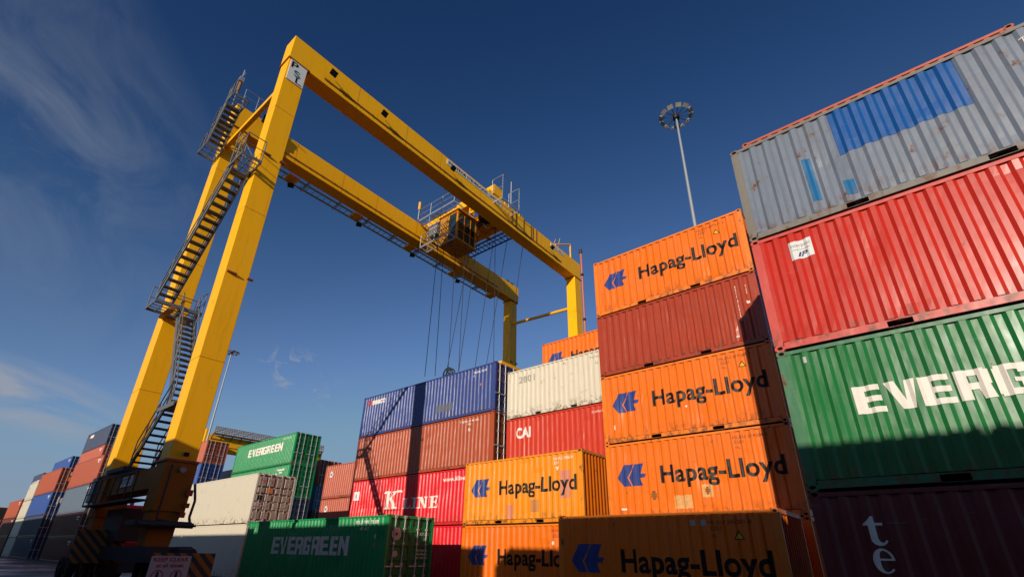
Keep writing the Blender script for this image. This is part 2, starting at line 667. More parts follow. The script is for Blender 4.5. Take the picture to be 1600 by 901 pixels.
def te_polys():
    t = [(0, .72), (.05, .77), (.20, .86), (.33, 1.0), (.42, 1.0), (.42, .77), (.68, .77), (.68, .68), (.42, .68), (.42, .22), (.46, .12), (.54, .08), (.62, .11), (.68, .18), (.73, .14), (.66, .05), (.55, -.01), (.40, -.02), (.26, .03), (.18, .14), (.18, .68), (0, .68)]
    e = []
    N = 28
    for i in range(N):
        a0, a1 = [R_(8 + (318 - 8) * k / N) for k in (i, i + 1)]

        def th(a):
            return 0.08 + 0.16 * max(0, -math.cos(a)) ** 0.8 + 0.03 * max(0, math.sin(a))
        q = []
        for a, s in ((a0, 1), (a1, 1)):
            q.append((.36 + .36 * math.cos(a), .36 + .38 * math.sin(a)))
        for a in (a1, a0):
            t_ = th(a)
            q.append((.36 + (.36 - t_) * math.cos(a), .36 + (.38 - t_ * 0.55) * math.sin(a)))
        e.append(q)
    e.append([(.13, .37), (.715, .37), (.715, .43), (.13, .43)])
    return t, e


# ------------------------------------------------------------------ container kit
CACHE = {}
WD = 2.438


def cmesh(key, fn, nmat=1):
    if key not in CACHE:
        me = fn()
        while len(me.materials) < nmat:
            me.materials.append(None)
        CACHE[key] = me
    return CACHE[key]


def m_side(L, H):
    mb = MB()
    pts = corr_breaks(L)
    z0, z1 = 0.186, H - 0.085
    y = -WD / 2 + 0.012
    vs = []
    for x, d in pts:
        vs += [(x, y + d, z0), (x, y + d, z1)]
    fs = [(2 * i, 2 * i + 2, 2 * i + 3, 2 * i + 1) for i in range(len(pts) - 1)]
    mb.add(vs, fs)
    me = mb.mesh('side_wall', [])
    # make sure normals look outwards
    if me.polygons[0].normal.y > 0:
        me.flip_normals()
    return me


def m_side_flat(L, H):
    mb = MB()
    y = -WD / 2 + 0.014
    n = int(L / 1.2)
    a, b = -L / 2 + 0.10, L / 2 - 0.10
    for i in range(n):
        x0, x1 = a + (b - a) * i / n, a + (b - a) * (i + 1) / n
        mb.box((x0 + .002, y, 0.16), (x1 - .002, y + 0.03, H - 0.09))
    mb.box((a, y + .012, .16), (b, y + .05, H - .09))
    return mb.mesh('side_wall', [])


def m_shell(L, H):
    mb = MB()
    e = 0.05
    mb.box((-L / 2 + e, -WD / 2 + 0.13, 0.16), (L / 2 - 0.10, WD / 2 - 0.06, H - 0.035))
    return mb.mesh('inner_shell', [])


def m_end(L, H):
    """pressed closed end at local -x (turned round for +x)"""
    mb = MB()
    x = -L / 2 + 0.02
    z0, z1 = 0.172, H - 0.10
    a, b = -WD / 2 + 0.15, WD / 2 - 0.15
    n = 9
    p = (b - a) / n
    vs = []
    prof = []
    for i in range(n):
        prof += [(a + i * p, 0), (a + i * p + p * .28, .0), (a + i * p + p * .5, .045), (a + i * p + p * .78, .045)]
    prof.append((b, 0))
    for y, d in prof:
        vs += [(x + d, y, z0), (x + d, y, z1)]
    fs = [(2 * i, 2 * i + 1, 2 * i + 3, 2 * i + 2) for i in range(len(prof) - 1)]
    mb.add(vs, fs)
    me = mb.mesh('end_wall', [])
    if me.polygons[0].normal.x > 0:
        me.flip_normals()
    return me


def m_frame(L, H, pockets, cast):
    mb = MB()
    # posts
    for sx in (-1, 1):
        for sy in (-1, 1):
            x0, x1 = sorted((sx * (L / 2 - .003), sx * (L / 2 - 0.165)))
            y0, y1 = sorted((sy * (WD / 2 - .003), sy * (WD / 2 - 0.10)))
            mb.box((x0, y0, 0.118), (x1, y1, H - 0.118))
    for sy in (-1, 1):
        y0, y1 = sorted((sy * (WD / 2 - .002), sy * (WD / 2 - 0.075)))
        mb.box((-L / 2 + .178, y0, H - 0.095), (L / 2 - .178, y1, H - 0.026))
        xs = [-L / 2 + .178]
        if pockets:
            for px in (-1.04, 1.04):
                xs += [px - 0.18, px + 0.18]
        xs.append(L / 2 - .178)
        for i in range(0, len(xs), 2):
            mb.box((xs[i], y0, 0.034), (xs[i + 1], y1, 0.168))
        if pockets:
            for i in range(1, len(xs) - 1, 2):
                mb.box((xs[i], y0, 0.146), (xs[i + 1], y1, 0.168))
                yy0, yy1 = sorted((sy * (WD / 2 - .30), sy * (WD / 2 - 0.31)))
                mb.box((xs[i], yy0, 0.034), (xs[i + 1], yy1, 0.146), 1)
                mb.box((xs[i], y0, 0.028), (xs[i + 1], y1, 0.036))
    for sx in (-1, 1):
        x0, x1 = sorted((sx * (L / 2 - .004), sx * (L / 2 - 0.10)))
        mb.box((x0, -WD / 2 + .165, H - 0.11), (x1, WD / 2 - .165, H - .010))
        mb.box((x0, -WD / 2 + .165, 0.022), (x1, WD / 2 - .165, 0.172))
    if cast:
        for sx in (-1, 1):
            for sy in (-1, 1):
                for z in (0, H - .118):
                    x0, x1 = sorted((sx * L / 2, sx * (L / 2 - .178)))
                    y0, y1 = sorted((sy * WD / 2, sy * (WD / 2 - .162)))
                    mb.box((x0, y0, z), (x1, y1, z + .118), 2)
    return mb.mesh('frame', [])


def m_casting(sx, sy, top):
    """hollow corner casting with oval holes in its two outer faces; outer corner at the origin"""
    mb = MB()
    l, w, h = .178, .162, .118
    fl = lambda v: (sx * v[0], sy * v[1], v[2])

    def holed(face):
        hw, hh = (.052, .034) if face == 'y' else (.040, .034)
        cx_, cz_ = (-l / 2, h / 2) if face == 'y' else (-w / 2, h / 2)
        n = 12
        outer, inner, deep = [], [], []
        half = (l / 2, h / 2) if face == 'y' else (w / 2, h / 2)
        for i in range(n):
            a = 2 * math.pi * i / n
            c, s = math.cos(a), math.sin(a)
            k = 1 / max(abs(c) , abs(s))
            o = (cx_ + c * k * half[0], cz_ + s * k * half[1])
            p = (cx_ + c * hw, cz_ + s * hh)
            for lst, q, d in ((outer, o, 0), (inner, p, 0), (deep, p, .05)):
                lst.append(fl((q[0], -d, q[1])) if face == 'y' else fl((-d, q[0], q[1])))
        vs = outer + inner + deep
        mb.add(vs, [(i, (i + 1) % n, n + (i + 1) % n, n + i) for i in range(n)] + [(n + i, n + (i + 1) % n, 2 * n + (i + 1) % n, 2 * n + i) for i in range(n)], 0)
        mb.add(deep, [tuple(range(n))], 1)
    holed('y')
    holed('x')
    A = [fl(v) for v in ((0, 0, h), (-l, 0, h), (-l, -w, h), (0, -w, h), (0, 0, 0), (-l, 0, 0), (-l, -w, 0), (0, -w, 0))]
    mb.add(A, [(0, 1, 2, 3), (4, 7, 6, 5), (1, 2, 6, 5), (2, 3, 7, 6)])
    return mb.mesh('corner_casting', [])


def m_door(H, sy):
    """one pressed door leaf at x=0 plane, outwards +x"""
    mb = MB()
    y0, y1 = (-WD / 2 + .12, -.008) if sy < 0 else (.008, WD / 2 - .12)
    z0, z1 = .185, H - .125
    n = 5
    p = (z1 - z0) / n
    prof = []
    for i in range(n):
        z = z0 + i * p
        prof += [(z, 0), (z + p * .38, 0), (z + p * .46, -.032), (z + p * .92, -.032)]
    prof += [(z1, 0)]
    vs = []
    for z, d in prof:
        vs += [(-.03 + d, y0, z), (-.03 + d, y1, z)]
    mb.add(vs, [(2 * i, 2 * i + 1, 2 * i + 3, 2 * i + 2) for i in range(len(prof) - 1)])
    for a, b in ((y0, y0 + .05), (y1 - .05, y1)):
        mb.box((-.07, a, z0), (-.018, b, z1))
    mb.box((-.09, y0, z0), (-.07, y1, z1))
    return mb.mesh('door', [])


def m_lockbar(H, n=8):
    mb = MB()
    mb.tube((0, 0, .06), (0, 0, H - .05), .021, n)
    for z in (.20, .62, 1.05, H * .62, H - .55, H - .14):
        mb.box((-.035, -.05, z), (.030, .05, z + .07))
    for z in (.03, H - .10):
        mb.box((-.03, -.055, z), (.045, .055, z + .085))
    mb.box((.005, -.33, .98), (.035, .05, 1.03))
    return mb.mesh('lock_bar', [])


def container(name, xl, yf, z0, L, H, mat, frame_mat, label, group, door=None, lod=2, side='corr', pockets=None, end_mat=None, rods=m_rod):
    """one shipping container: left end xl, front face yf, base z0. door: '+', '-' or None"""
    if pockets is None:
        pockets = L < 7
    r = empty(name, (xl + L / 2, yf + WD / 2, z0), label, 'shipping container', group)
    k = (round(L, 3), round(H, 3))
    link_col('shell', cmesh(('shell',) + k, lambda: m_shell(L, H)), [m_shellm], r)
    fn = m_side if side == 'corr' else m_side_flat
    sw = cmesh((side,) + k, lambda: fn(L, H))
    if lod >= 2 and side == 'corr':
        dm, DENTS[r.name] = m_side_dented(L, H, int(xl * 31 + yf * 17 + z0 * 7), .45 if xl > -2 else 1.0)
        link_col('side_wall', dm, [mat], r)
    else:
        link_col('side_wall', sw, [mat], r)
    if lod >= 1:
        o = link_col('side_wall', sw, [mat], r)
        o.rotation_euler = (0, 0, math.pi)
    fr = cmesh(('frame', pockets, lod < 2) + k, lambda: m_frame(L, H, pockets, lod < 2), 3)
    link_col('frame', fr, [frame_mat, m_hole, m_cast], r)
    em = end_mat or mat
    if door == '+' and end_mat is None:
        em = paint(mat.name + '_shaded_door', tuple(c * .55 for c in mat['col']) + (1,), .35, .5)  # door end darkened in colour for the weaker light on that side
    ew = cmesh(('end',) + k, lambda: m_end(L, H))
    for s in ('-', '+'):
        if s == door:
            sgn = 1 if s == '+' else -1
            if lod == 0:
                continue
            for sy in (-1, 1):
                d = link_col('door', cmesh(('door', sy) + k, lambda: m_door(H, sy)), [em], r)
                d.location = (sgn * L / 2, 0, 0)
                if sgn < 0:
                    d.rotation_euler = (0, 0, math.pi)
                lb = cmesh(('bar',) + k, lambda: m_lockbar(H))
                for t in (.36, .84):
                    link_col('lock_bar', lb, [rods], d, (.0, sy * t - .02, 0))
        elif lod >= 1:
            o = link_col('end_wall', ew, [em], r)
            if s == '+':
                o.rotation_euler = (0, 0, math.pi)
    if lod >= 2:
        for sx in (-1, 1):
            for sy in (-1, 1):
                cm = cmesh(('cast', sx, sy), lambda: m_casting(sx, sy, 0), 2)
                for z in (0, H - .118):
                    # casting mesh is built with its outer corner at the origin
                    link_col('corner_casting', cm, [frame_mat, m_hole], r, (sx * L / 2, sy * WD / 2, z))
    r['_L'] = L
    r['_H'] = H
    return r


def put_text(r, s, x0, x1, z0, z1, mat, bold=0.02, ref=None, name='lettering', corr=True, spacing=1.0, lift=.004, shear=0.0):
    """x measured from the container's left end"""
    L = r['_L']
    bm = font_polys(s, bold, spacing, shear)
    fit(bm, x0 - L / 2, x1 - L / 2, z0, z1, ref)
    return on_wall(bm, name, mat, r, L, corr=corr, lift=lift)


def put_polys(r, polys, x0, x1, z0, z1, mat, name='logo', corr=True, lift=.004, ref=None):
    L = r['_L']
    bm = poly_bm(polys)
    fit(bm, x0 - L / 2, x1 - L / 2, z0, z1, ref)
    return on_wall(bm, name, mat, r, L, corr=corr, lift=lift)


def patch(r, x0, x1, z0, z1, mat, name='paint_patch', lift=.003, ragged=0.0):
    L = r['_L']
    if ragged:
        n = 9
        top = [(x0 + (x1 - x0) * i / n, z1 + random.uniform(-1, 1) * ragged) for i in range(n + 1)]
        bot = [(x0 + (x1 - x0) * i / n, z0 + random.uniform(-1, 1) * ragged) for i in range(n, -1, -1)]
        p = [bot[::-1] + top[::-1]]
        p = [[(x - L / 2, z) for x, z in p[0]]]
    else:
        p = [[(x0 - L / 2, z0), (x1 - L / 2, z0), (x1 - L / 2, z1), (x0 - L / 2, z1)]]
    bm = poly_bm(p)
    return on_wall(bm, name, mat, r, L, lift=lift)


def hapag(r, code=None, tri=True, ink=m_dkink, blk=m_black, logo=m_logo):
    put_polys(r, LOGO, .42, 1.46, 1.10, 1.82, logo, name='logo')
    put_text(r, 'Hapag-Lloyd', 1.97, 5.74, 1.15, 1.69, blk, bold=.025, ref=(0, .70), spacing=1.04)
    if code:
        put_text(r, code, 4.42, 5.42, 2.27, 2.36, ink, .012, ref=(0, .70), name='serial_number')
        put_text(r, '22G1', 4.45, 4.72, 2.13, 2.22, ink, .012, ref=(0, .70), name='serial_number')
        put_text(r, 'HL', 4.47, 4.60, 1.97, 2.05, ink, .012, ref=(0, .70), name='serial_number')
    if tri:
        m_y = plain('yellow_warning_sticker', (0.75, 0.42, 0.02, 1), 0.4)
        put_polys(r, [[(0, 0), (1, 0), (.5, 1)]], 4.98, 5.22, 1.92, 2.13, m_black, name='warning_triangle')
        put_polys(r, [[(0, 0), (1, 0), (.5, 1)]], 5.02, 5.18, 1.94, 2.085, m_y, name='warning_triangle', lift=.007)


# ------------------------------------------------------------------ setting: ground, far hill
def ground():
    m, n, l, b = new_mat('asphalt')
    tcn = n.new('ShaderNodeTexCoord')

    def nz(sc, det, rg=.55):
        t = n.new('ShaderNodeTexNoise')
        t.inputs['Scale'].default_value = sc
        t.inputs['Detail'].default_value = det
        t.inputs['Roughness'].default_value = rg
        l.new(tcn.outputs['Object'], t.inputs['Vector'])
        return t.outputs['Fac']
    x = n.new('ShaderNodeMixRGB')
    x.inputs[1].default_value = (0.030, 0.030, 0.032, 1)
    x.inputs[2].default_value = (0.075, 0.072, 0.070, 1)
    l.new(nz(.35, 8, .6), x.inputs['Fac'])
    x2 = n.new('ShaderNodeMixRGB')
    x2.blend_type = 'MULTIPLY'
    x2.inputs['Fac'].default_value = .5
    l.new(x.outputs[0], x2.inputs[1])
    l.new(nz(40, 3), x2.inputs[2])
    l.new(x2.outputs[0], b.inputs['Base Color'])
    mr = n.new('ShaderNodeMapRange')
    mr.inputs['From Min'].default_value = .38
    mr.inputs['From Max'].default_value = .62
    mr.inputs['To Min'].default_value = .22
    mr.inputs['To Max'].default_value = .75
    l.new(nz(.16, 5), mr.inputs['Value'])
    l.new(mr.outputs[0], b.inputs['Roughness'])
    bp = n.new('ShaderNodeBump')
    bp.inputs['Strength'].default_value = .25
    bp.inputs['Distance'].default_value = .02
    l.new(nz(30, 4), bp.inputs['Height'])
    l.new(bp.outputs[0], b.inputs['Normal'])
    mb = MB()
    mb.poly([(-4000, -4000, 0), (4000, -4000, 0), (4000, 4000, 0), (-4000, 4000, 0)])
    tag(mb.build('ground', m), kind='structure')
    ml = plain('road_paint', (0.62, 0.60, 0.55, 1), .7, var=.35, scale=3)
    mb = MB()
    mb.poly([(-160, 4.0, .004), (60, 4.0, .004), (60, 4.15, .004), (-160, 4.15, .004)])
    tag(mb.build('lane_marking', ml), kind='structure')


def hill():
    m = plain('hill_scrub', (0.035, 0.04, 0.03, 1), .95, var=.5, scale=.05)
    mb = MB()
    rnd = random.Random(3)
    N, K = 60, 7
    vs = []
    for i in range(N + 1):
        x = -900 - 10 * math.sin(i * .7)
        y = -60 + i * 10
        hgt = 26 * math.exp(-((i - 14) / 12) ** 2) + 9 + 3 * math.sin(i * .9) + rnd.uniform(-1.5, 1.5)
        for k in range(K):
            t = k / (K - 1)
            vs.append((x + 120 * (t - .5), y, -.5 + hgt * math.sin(math.pi * t)))
    fs = [(i * K + k, i * K + k + 1, (i + 1) * K + k + 1, (i + 1) * K + k) for i in range(N) for k in range(K - 1)]
    mb.add(vs, fs)
    tag(mb.build('hill', m, smooth=True), kind='structure')


ground()
hill()

# ------------------------------------------------------------------ stacks
RW = [9.992 + 2.931 * k for k in range(8)]
H8, H9, L2, L4 = 2.591, 2.814, 6.058, 12.192
P = paint
p_or = P('orange_paint', C_ORANGE, .27, .38, dirt=.45)
p_or2 = P('amber_paint', C_ORANGE2, .28, .46, dirt=.4)
p_orf = P('orange_frame_paint', (0.80, 0.19, 0.004, 1), .62, .46)
p_or2f = P('amber_frame_paint', (0.80, 0.25, 0.004, 1), .66, .46)
p_ore = P('shaded_orange_end_paint', (0.60, 0.13, 0.002, 1), .5, .62, dirt=.5, spec=.08)  # ends darkened and dulled in colour to stand for their shade
p_br = P('brown_paint', C_BROWN, .25, .33)
p_rust = P('oxide_paint', C_RUST, .25, .44)
p_rust2 = P('salmon_oxide_paint', C_RUST2, .2, .46)
p_gr = P('grey_paint', C_GREY, .46, .42, fade=.3, dirt=.5)
p_grf = P('grey_brown_paint', C_GREYFR, .55, .5)
p_red = P('red_paint', C_RED, .22, .33, fade=.2, spec=.42, bump=.16)
p_redf = P('faded_red_paint', (0.55, 0.06, 0.04, 1), .2, .4)
p_grn = P('green_paint', C_GREEN, .2, .36, fade=.3)
p_grnf = P('green_frame_paint', (0.03, 0.15, 0.06, 1), .7, .4)
p_grn2 = P('bright_green_paint', C_GREEN2, .15, .4)
p_tex = P('maroon_paint', C_TEX, .2, .42)
p_cr = P('cream_paint', C_CREAM, .30, .45, dirt=.18)
p_cai = P('vermilion_paint', C_CAI, .15, .40)
p_blue = P('blue_paint', C_BLUE, .22, .42, fade=.3)
p_k = P('crimson_paint', C_KRED, .15, .38)
p_navy = P('navy_paint', C_NAVY, .2, .45)
p_slate = P('slate_paint', C_SLATE, .2, .45)
p_cyan = P('pale_blue_paint', C_CYAN, .2, .45)
p_roy = P('royal_blue_paint', C_ROYAL, .2, .4)
p_door = P('taupe_door_paint', (0.33, 0.25, 0.19, 1), .5, .5)
p_grey2 = P('light_grey_paint', (0.42, 0.40, 0.37, 1), .3, .5)
p_bluepatch = P('patch_blue_paint', (0.006, 0.075, 0.27, 1), .12, .38)
p_bluepatch2 = P('patch_cyan_paint', (0.008, 0.12, 0.28, 1), .12, .38)
p_pink = plain('pale_repair_paint', (0.62, 0.21, 0.12, 1), .5, var=.15)
p_tan = plain('tan_repair_paint', (0.52, 0.20, 0.05, 1), .5, var=.15)

# --- nearest stack on the right (row 0)
GR = 'stack of containers on the right edge'
XR = -1.534
r = container('shipping_container', XR, RW[0], 3 * H8, L2, H8, p_gr, p_grf, 'weathered grey container with bright blue repainted patches, top of the right-hand stack', GR)
patch(r, 1.98, 4.06, 1.34, 2.50, p_bluepatch, ragged=0.012)
patch(r, 1.31, 1.47, .46, 1.58, p_bluepatch2)
patch(r, 1.88, 2.06, .33, .70, p_bluepatch2)
put_text(r, 'TRIU 345', 4.92, 5.60, 2.14, 2.27, m_white, .012, ref=(0, .70), name='serial_number')
r = container('shipping_container', XR, RW[0], 2 * H8, L2, H8, p_red, p_redf, 'glossy red container with a small white square sign, second from top of the right-hand stack', GR)
q = patch(r, .67, 1.08, 1.86, 2.28, m_signw, name='sign_sticker', lift=.005)
put_text(r, 'interpool', .70, 1.05, 2.14, 2.22, m_greyink, .006, ref=(0, .70), lift=.009)
put_text(r, 'intermodal', .72, 1.03, 2.06, 2.10, m_greyink, .0, ref=(0, .70), lift=.009)
put_text(r, 'iP', .80, .98, 1.91, 2.02, m_navyink, .03, ref=(0, .70), lift=.009, shear=.25)
r = container('shipping_container', XR, RW[0], H8, L2, H8, p_grn, p_grnf, 'green container with large white block letters, half in shadow, on the right-hand stack', GR)
on_wall(block_text('EVERGREEN', 1.03 - L2 / 2, 5.05 - L2 / 2, 1.20, 1.68, .10), 'lettering', m_white, r, L2)
patch(r, .42, .48, 2.28, 2.40, p_grey2, name='data_plate')
r = container('shipping_container', XR, RW[0], 0, L2, H8, p_tex, p_tex, 'dark maroon container with white serif letters down its side, bottom of the right-hand stack', GR)
tp, ep = te_polys()
put_polys(r, [tp], .66, .94, 1.74, 2.17, m_white, name='lettering')
put_polys(r, ep, .68, .96, 1.35, 1.70, m_white, name='lettering')

# --- the 5-high stack just behind it (row 1): only its top rail peeps over
GB = 'stack hidden behind the right-hand stack'
for i in range(5):
    container('shipping_container', -1.61, RW[1], i * 2.612, L2, 2.612, p_rust2 if i == 4 else p_rust, p_rust2,
              'rusty red container whose top rail peeps over the grey one' if i == 4 else 'oxide red container hidden behind the right-hand stack',
              GB, lod=2 if i == 4 else 1)

# --- middle stack (row 2)
GM = 'five-high stack of orange and brown containers'
XM = -8.559
lab = ['orange container at ground level, hidden behind the low shaded orange container',
       'orange container with black lettering and peeled white stickers, second from bottom of its stack',
       'orange container with black lettering between two others below the brown one',
       'dark brown container between two orange ones, with scratched white marks',
       'brightest orange container with black lettering on top of the five-high stack']
codes = [None, 'HLXU 214506 3', 'HLXU 319285 7', None, 'HLXU 307411 2']
for i in range(5):
    mt = p_br if i == 3 else p_or
    r = container('shipping_container', XM, RW[2], i * H8, L2, H8, mt, mt if i == 3 else p_orf, lab[i], GM, door='-', end_mat=None if i == 3 else p_ore)
    if i in (1, 2, 4):
        hapag(r, codes[i], tri=i != 1)
    if i == 1:
        ms = plain('peeled_sticker', (0.72, 0.36, 0.12, 1), .6, var=.35, scale=12)
        patch(r, 2.34, 2.92, .32, .72, ms, name='sticker', ragged=.015)
        patch(r, 3.27, 3.60, .62, 1.0, ms, name='sticker', ragged=.015)
        md = plain('rust_burst', (0.30, 0.10, 0.02, 1), .8, var=.5, scale=20)
        put_polys(r, [[(.5 + .5 * (1 if k % 2 else .55) * math.cos(k * .39), .5 + .5 * (1 if k % 2 else .55) * math.sin(k * .39)) for k in range(16)]], 1.56, 1.80, .62, .90, md, name='rust_stain')
        put_polys(r, [[(.5 + .5 * (1 if k % 2 else .6) * math.cos(k * .39), .5 + .5 * (1 if k % 2 else .6) * math.sin(k * .39)) for k in range(16)]], 3.34, 3.52, .70, .93, md, name='rust_stain', lift=.008)
        patch(r, .48, .66, .34, .40, m_white, name='sticker')
    if i == 3:
        rnd_ = random.Random(21)
        for k in range(15):                                  # chipped vertical marking
            z0 = 2.20 - k * .088
            patch(r, 5.335 + rnd_.uniform(0, .008), 5.355 + rnd_.uniform(0, .014), z0 - rnd_.uniform(.02, .075), z0, m_white, name='scratch_mark', ragged=.004)
        for k in range(5):
            z0 = 2.16 - k * .075
            patch(r, 5.665, 5.682 + rnd_.uniform(0, .01), z0 - rnd_.uniform(.02, .06), z0, m_white, name='scratch_mark', ragged=.004)
        patch(r, 5.62, 5.72, 1.46, 1.55, m_white, name='scratch_mark', ragged=.02)
        patch(r, 5.09, 5.19, .37, .41, m_white, name='scratch_mark', ragged=.01)
    if i == 2:
        patch(r, .42, .47, .50, .66, m_white, name='sticker')
        patch(r, 3.10, 3.16, .92, .98, m_white, name='sticker')

# --- low front container (row 1)
r = container('shipping_container', -8.703, RW[1], 0, L2, H8, p_or, p_orf, 'orange container standing alone in full shade in front of the five-high stack', 'orange containers in the foreground', door='-', end_mat=p_ore)
hapag(r, 'HLXU 345281 8')
patch(r, 3.96, 4.10, 2.24, 2.38, p_grey2, name='sticker')
patch(r, 4.22, 4.36, 2.24, 2.38, p_grey2, name='sticker')

# --- two-high stack (row 2)
GG = 'two-high stack of orange containers'
XG = -15.593
r = container('shipping_container', XG, RW[2], 0, L2, H8, p_or, p_orf, 'orange container crossed by a stepped shadow, under the amber one', GG, door='-', end_mat=p_ore)
hapag(r, None, tri=False)
put_text(r, 'HLXU 48', 4.58, 5.10, 2.28, 2.38, m_redink, .01, ref=(0, .70), name='serial_number')
put_text(r, '22G1', 4.60, 4.86, 2.10, 2.20, m_redink, .01, ref=(0, .70), name='serial_number')
put_polys(r, [[(.5 + .5 * math.cos(k * .5236), .5 + .5 * math.sin(k * .5236)) for k in range(12)]], 4.56, 4.70, 1.84, 1.98, m_white, name='sticker')
r = container('shipping_container', XG, RW[2], H8, L2, H8, p_or2, p_or2f, 'amber container with worn black lettering and faded repair patches, top of the two-high stack', GG, door='-', end_mat=p_ore)
patch(r, 5.02, 5.46, .86, 1.86, p_pink, name='paint_patch', lift=.0025)
patch(r, 2.42, 2.74, .22, .72, p_pink, name='paint_patch', lift=.0025)
patch(r, 3.62, 3.98, .42, .86, p_tan, name='paint_patch', lift=.0025)
hapag(r, None, tri=False)
put_text(r, 'HLXU 220618', 4.75, 5.62, 2.28, 2.38, m_white, .012, ref=(0, .70), name='serial_number')
put_text(r, '22G1', 4.75, 4.98, 2.12, 2.22, m_white, .012, ref=(0, .70), name='serial_number')
put_polys(r, [[(0, 1), (1, 1), (.7, 0), (.3, 0)]], 4.82, 5.0, 1.88, 2.02, m_white, name='sticker')

# --- 40 ft stack on the left of the middle (row 3)
GBK = 'four-high stack with the crane shadow across it'
XB = -28.76
spec = [(p_k, 'crimson container partly hidden at the bottom of the four-high stack'),
        (p_k, 'crimson container with large white serif letters, under the rust-red one'),
        (p_rust, 'rust-red container below the blue one, crossed by the crane shadow'),
        (p_blue, 'dark blue ribbed container on top of the four-high stack')]
for i, (mt, lb) in enumerate(spec):
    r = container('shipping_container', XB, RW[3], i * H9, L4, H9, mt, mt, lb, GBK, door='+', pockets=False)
    if i == 3:
        put_text(r, 'GE', .36, .92, 2.20, 2.50, m_redink, .05, ref=(0, .70))
        put_text(r, 'seaco', .98, 2.44, 2.18, 2.50, m_white, .04, ref=(0, .56))
        patch(r, 7.5, 8.9, .55, 1.02, plain('faded_grey_patch', (0.11, 0.12, 0.16, 1), .6), name='paint_patch', ragged=.02)
        put_text(r, 'SEGU 512', 10.5, 11.5, 2.40, 2.52, m_white, .015, ref=(0, .70), name='serial_number')
        put_text(r, '42', 10.5, 10.62, 2.20, 2.32, m_white, .015, ref=(0, .70), name='serial_number')
        put_polys(r, [[(0, 0), (1, 0), (1, 1), (0, 1)]], 11.0, 11.14, 1.60, 1.74, p_or, name='sticker')
    if i == 2:
        put_text(r, 'TEXU 418', 9.6, 11.0, 2.46, 2.56, m_white, .012, ref=(0, .70), name='serial_number')
        put_text(r, '45', 10.2, 10.45, 2.28, 2.38, m_white, .012, ref=(0, .70), name='serial_number')
        put_text(r, '8', 10.3, 10.42, 1.95, 2.10, m_white, .02, ref=(0, .70), name='serial_number')
    if i == 1:
        put_polys(r, SERIF['K'], 3.62, 4.82, .98, 1.96, m_white, name='lettering')
        put_polys(r, [[(0, 0), (1, 0), (1, 1), (.35, 1)], [(2.1, .1), (3.0, .1), (2.65, 1), (2.1, 1)]], 3.42, 5.28, 1.86, 2.0, m_white, name='lettering')
        for ch, a, b in (('L', 5.34, 6.02), ('I', 6.12, 6.56), ('N', 6.66, 7.46), ('E', 7.58, 8.32)):
            put_polys(r, SERIF[ch], a, b, .95 - (a - 5.3) * .02, 1.52, m_white, name='lettering')
        put_text(r, 'www.kline.com', 8.58, 11.0, 2.22, 2.40, m_white, .02, ref=(0, .56))
        patch(r, .30, .98, 1.62, 2.14, m_signw, name='sign_sticker')
        put_text(r, 'K', .55, .75, 1.75, 2.0, m_greyink, .02, ref=(0, .70), lift=.008)

# --- cream and vermilion stack (row 3)
GW = 'stack with the cream container on top'
XW = -15.704
spec = [(p_rust, 'oxide container at ground level behind the two-high orange stack'), (p_brn := p_br, 'brown container behind the amber one'),
        (p_cai, 'vermilion container with white letters under the cream one'), (p_cr, 'cream ribbed container with rust spots and a dark top edge')]
for i, (mt, lb) in enumerate(spec):
    r = container('shipping_container', XW, RW[3], i * H8, L2, H8, mt, mt, lb, GW, door='-', lod=2 if i > 1 else 1)
    if i == 3:
        put_text(r, '2801', .76, 1.76, 1.84, 2.18, m_greyink, .02, ref=(0, .70), name='serial_number', spacing=1.25)
        put_text(r, 'TLNU 22', 5.0, 5.9, 2.22, 2.32, m_greyink, .01, ref=(0, .70), name='serial_number')
        put_text(r, '22', 5.3, 5.45, 1.9, 2.02, m_greyink, .01, ref=(0, .70), name='serial_number')
    if i == 2:
        put_text(r, 'CAI', .60, 1.52, 1.58, 2.06, m_white, .045, ref=(0, .70))
        put_text(r, 'CAXU 331 0', 5.0, 5.9, 2.18, 2.27, m_white, .01, ref=(0, .70), name='serial_number')
        patch(r, 1.5, 2.05, .10, .62, plain('dark_scuff', (0.14, 0.06, 0.04, 1), .7), name='scuff', ragged=.03)

# --- behind it (row 4)
GH = 'tall stack behind the cream container'
for i in range(5):
    r = container('shipping_container', -15.5, RW[4], i * H8, L2, H8, p_or if i in (2, 4) else p_rust, p_or if i in (2, 4) else p_rust,
                  'orange container peeping out behind the cream one' if i == 4 else 'container hidden below the orange one behind the cream one', GH, door='-', lod=2 if i == 4 else 1)
    if i == 4:
        hapag(r, None, tri=False)

# --- green 40 ft container with doors (row 1)
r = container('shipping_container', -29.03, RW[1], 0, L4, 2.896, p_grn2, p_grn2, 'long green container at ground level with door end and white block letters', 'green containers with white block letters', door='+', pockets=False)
on_wall(block_text('EVERGREEN', 3.05 - L4 / 2, 9.62 - L4 / 2, 1.34, 2.10, .10), 'lettering', plain('dusty_white_lettering', (0.64, 0.58, 0.50, 1), .5), r, L4)
put_text(r, 'EISU 198 5588', 9.9, 11.5, 2.56, 2.70, m_white, .012, ref=(0, .70), name='serial_number')
put_text(r, '45 G1', 10.3, 10.9, 2.32, 2.44, m_white, .012, ref=(0, .70), name='serial_number')
put_text(r, '9', 11.3, 11.45, 1.96, 2.16, m_white, .02, ref=(0, .70), name='serial_number')
put_polys(r, [rect(0, 0, 1, 1)], 11.3, 11.45, 1.68, 1.82, p_or, name='sticker')
m_emb = plain('faded_emblem', (0.55, 0.42, 0.36, 1), .5)
xe = L4 / 2 - .026
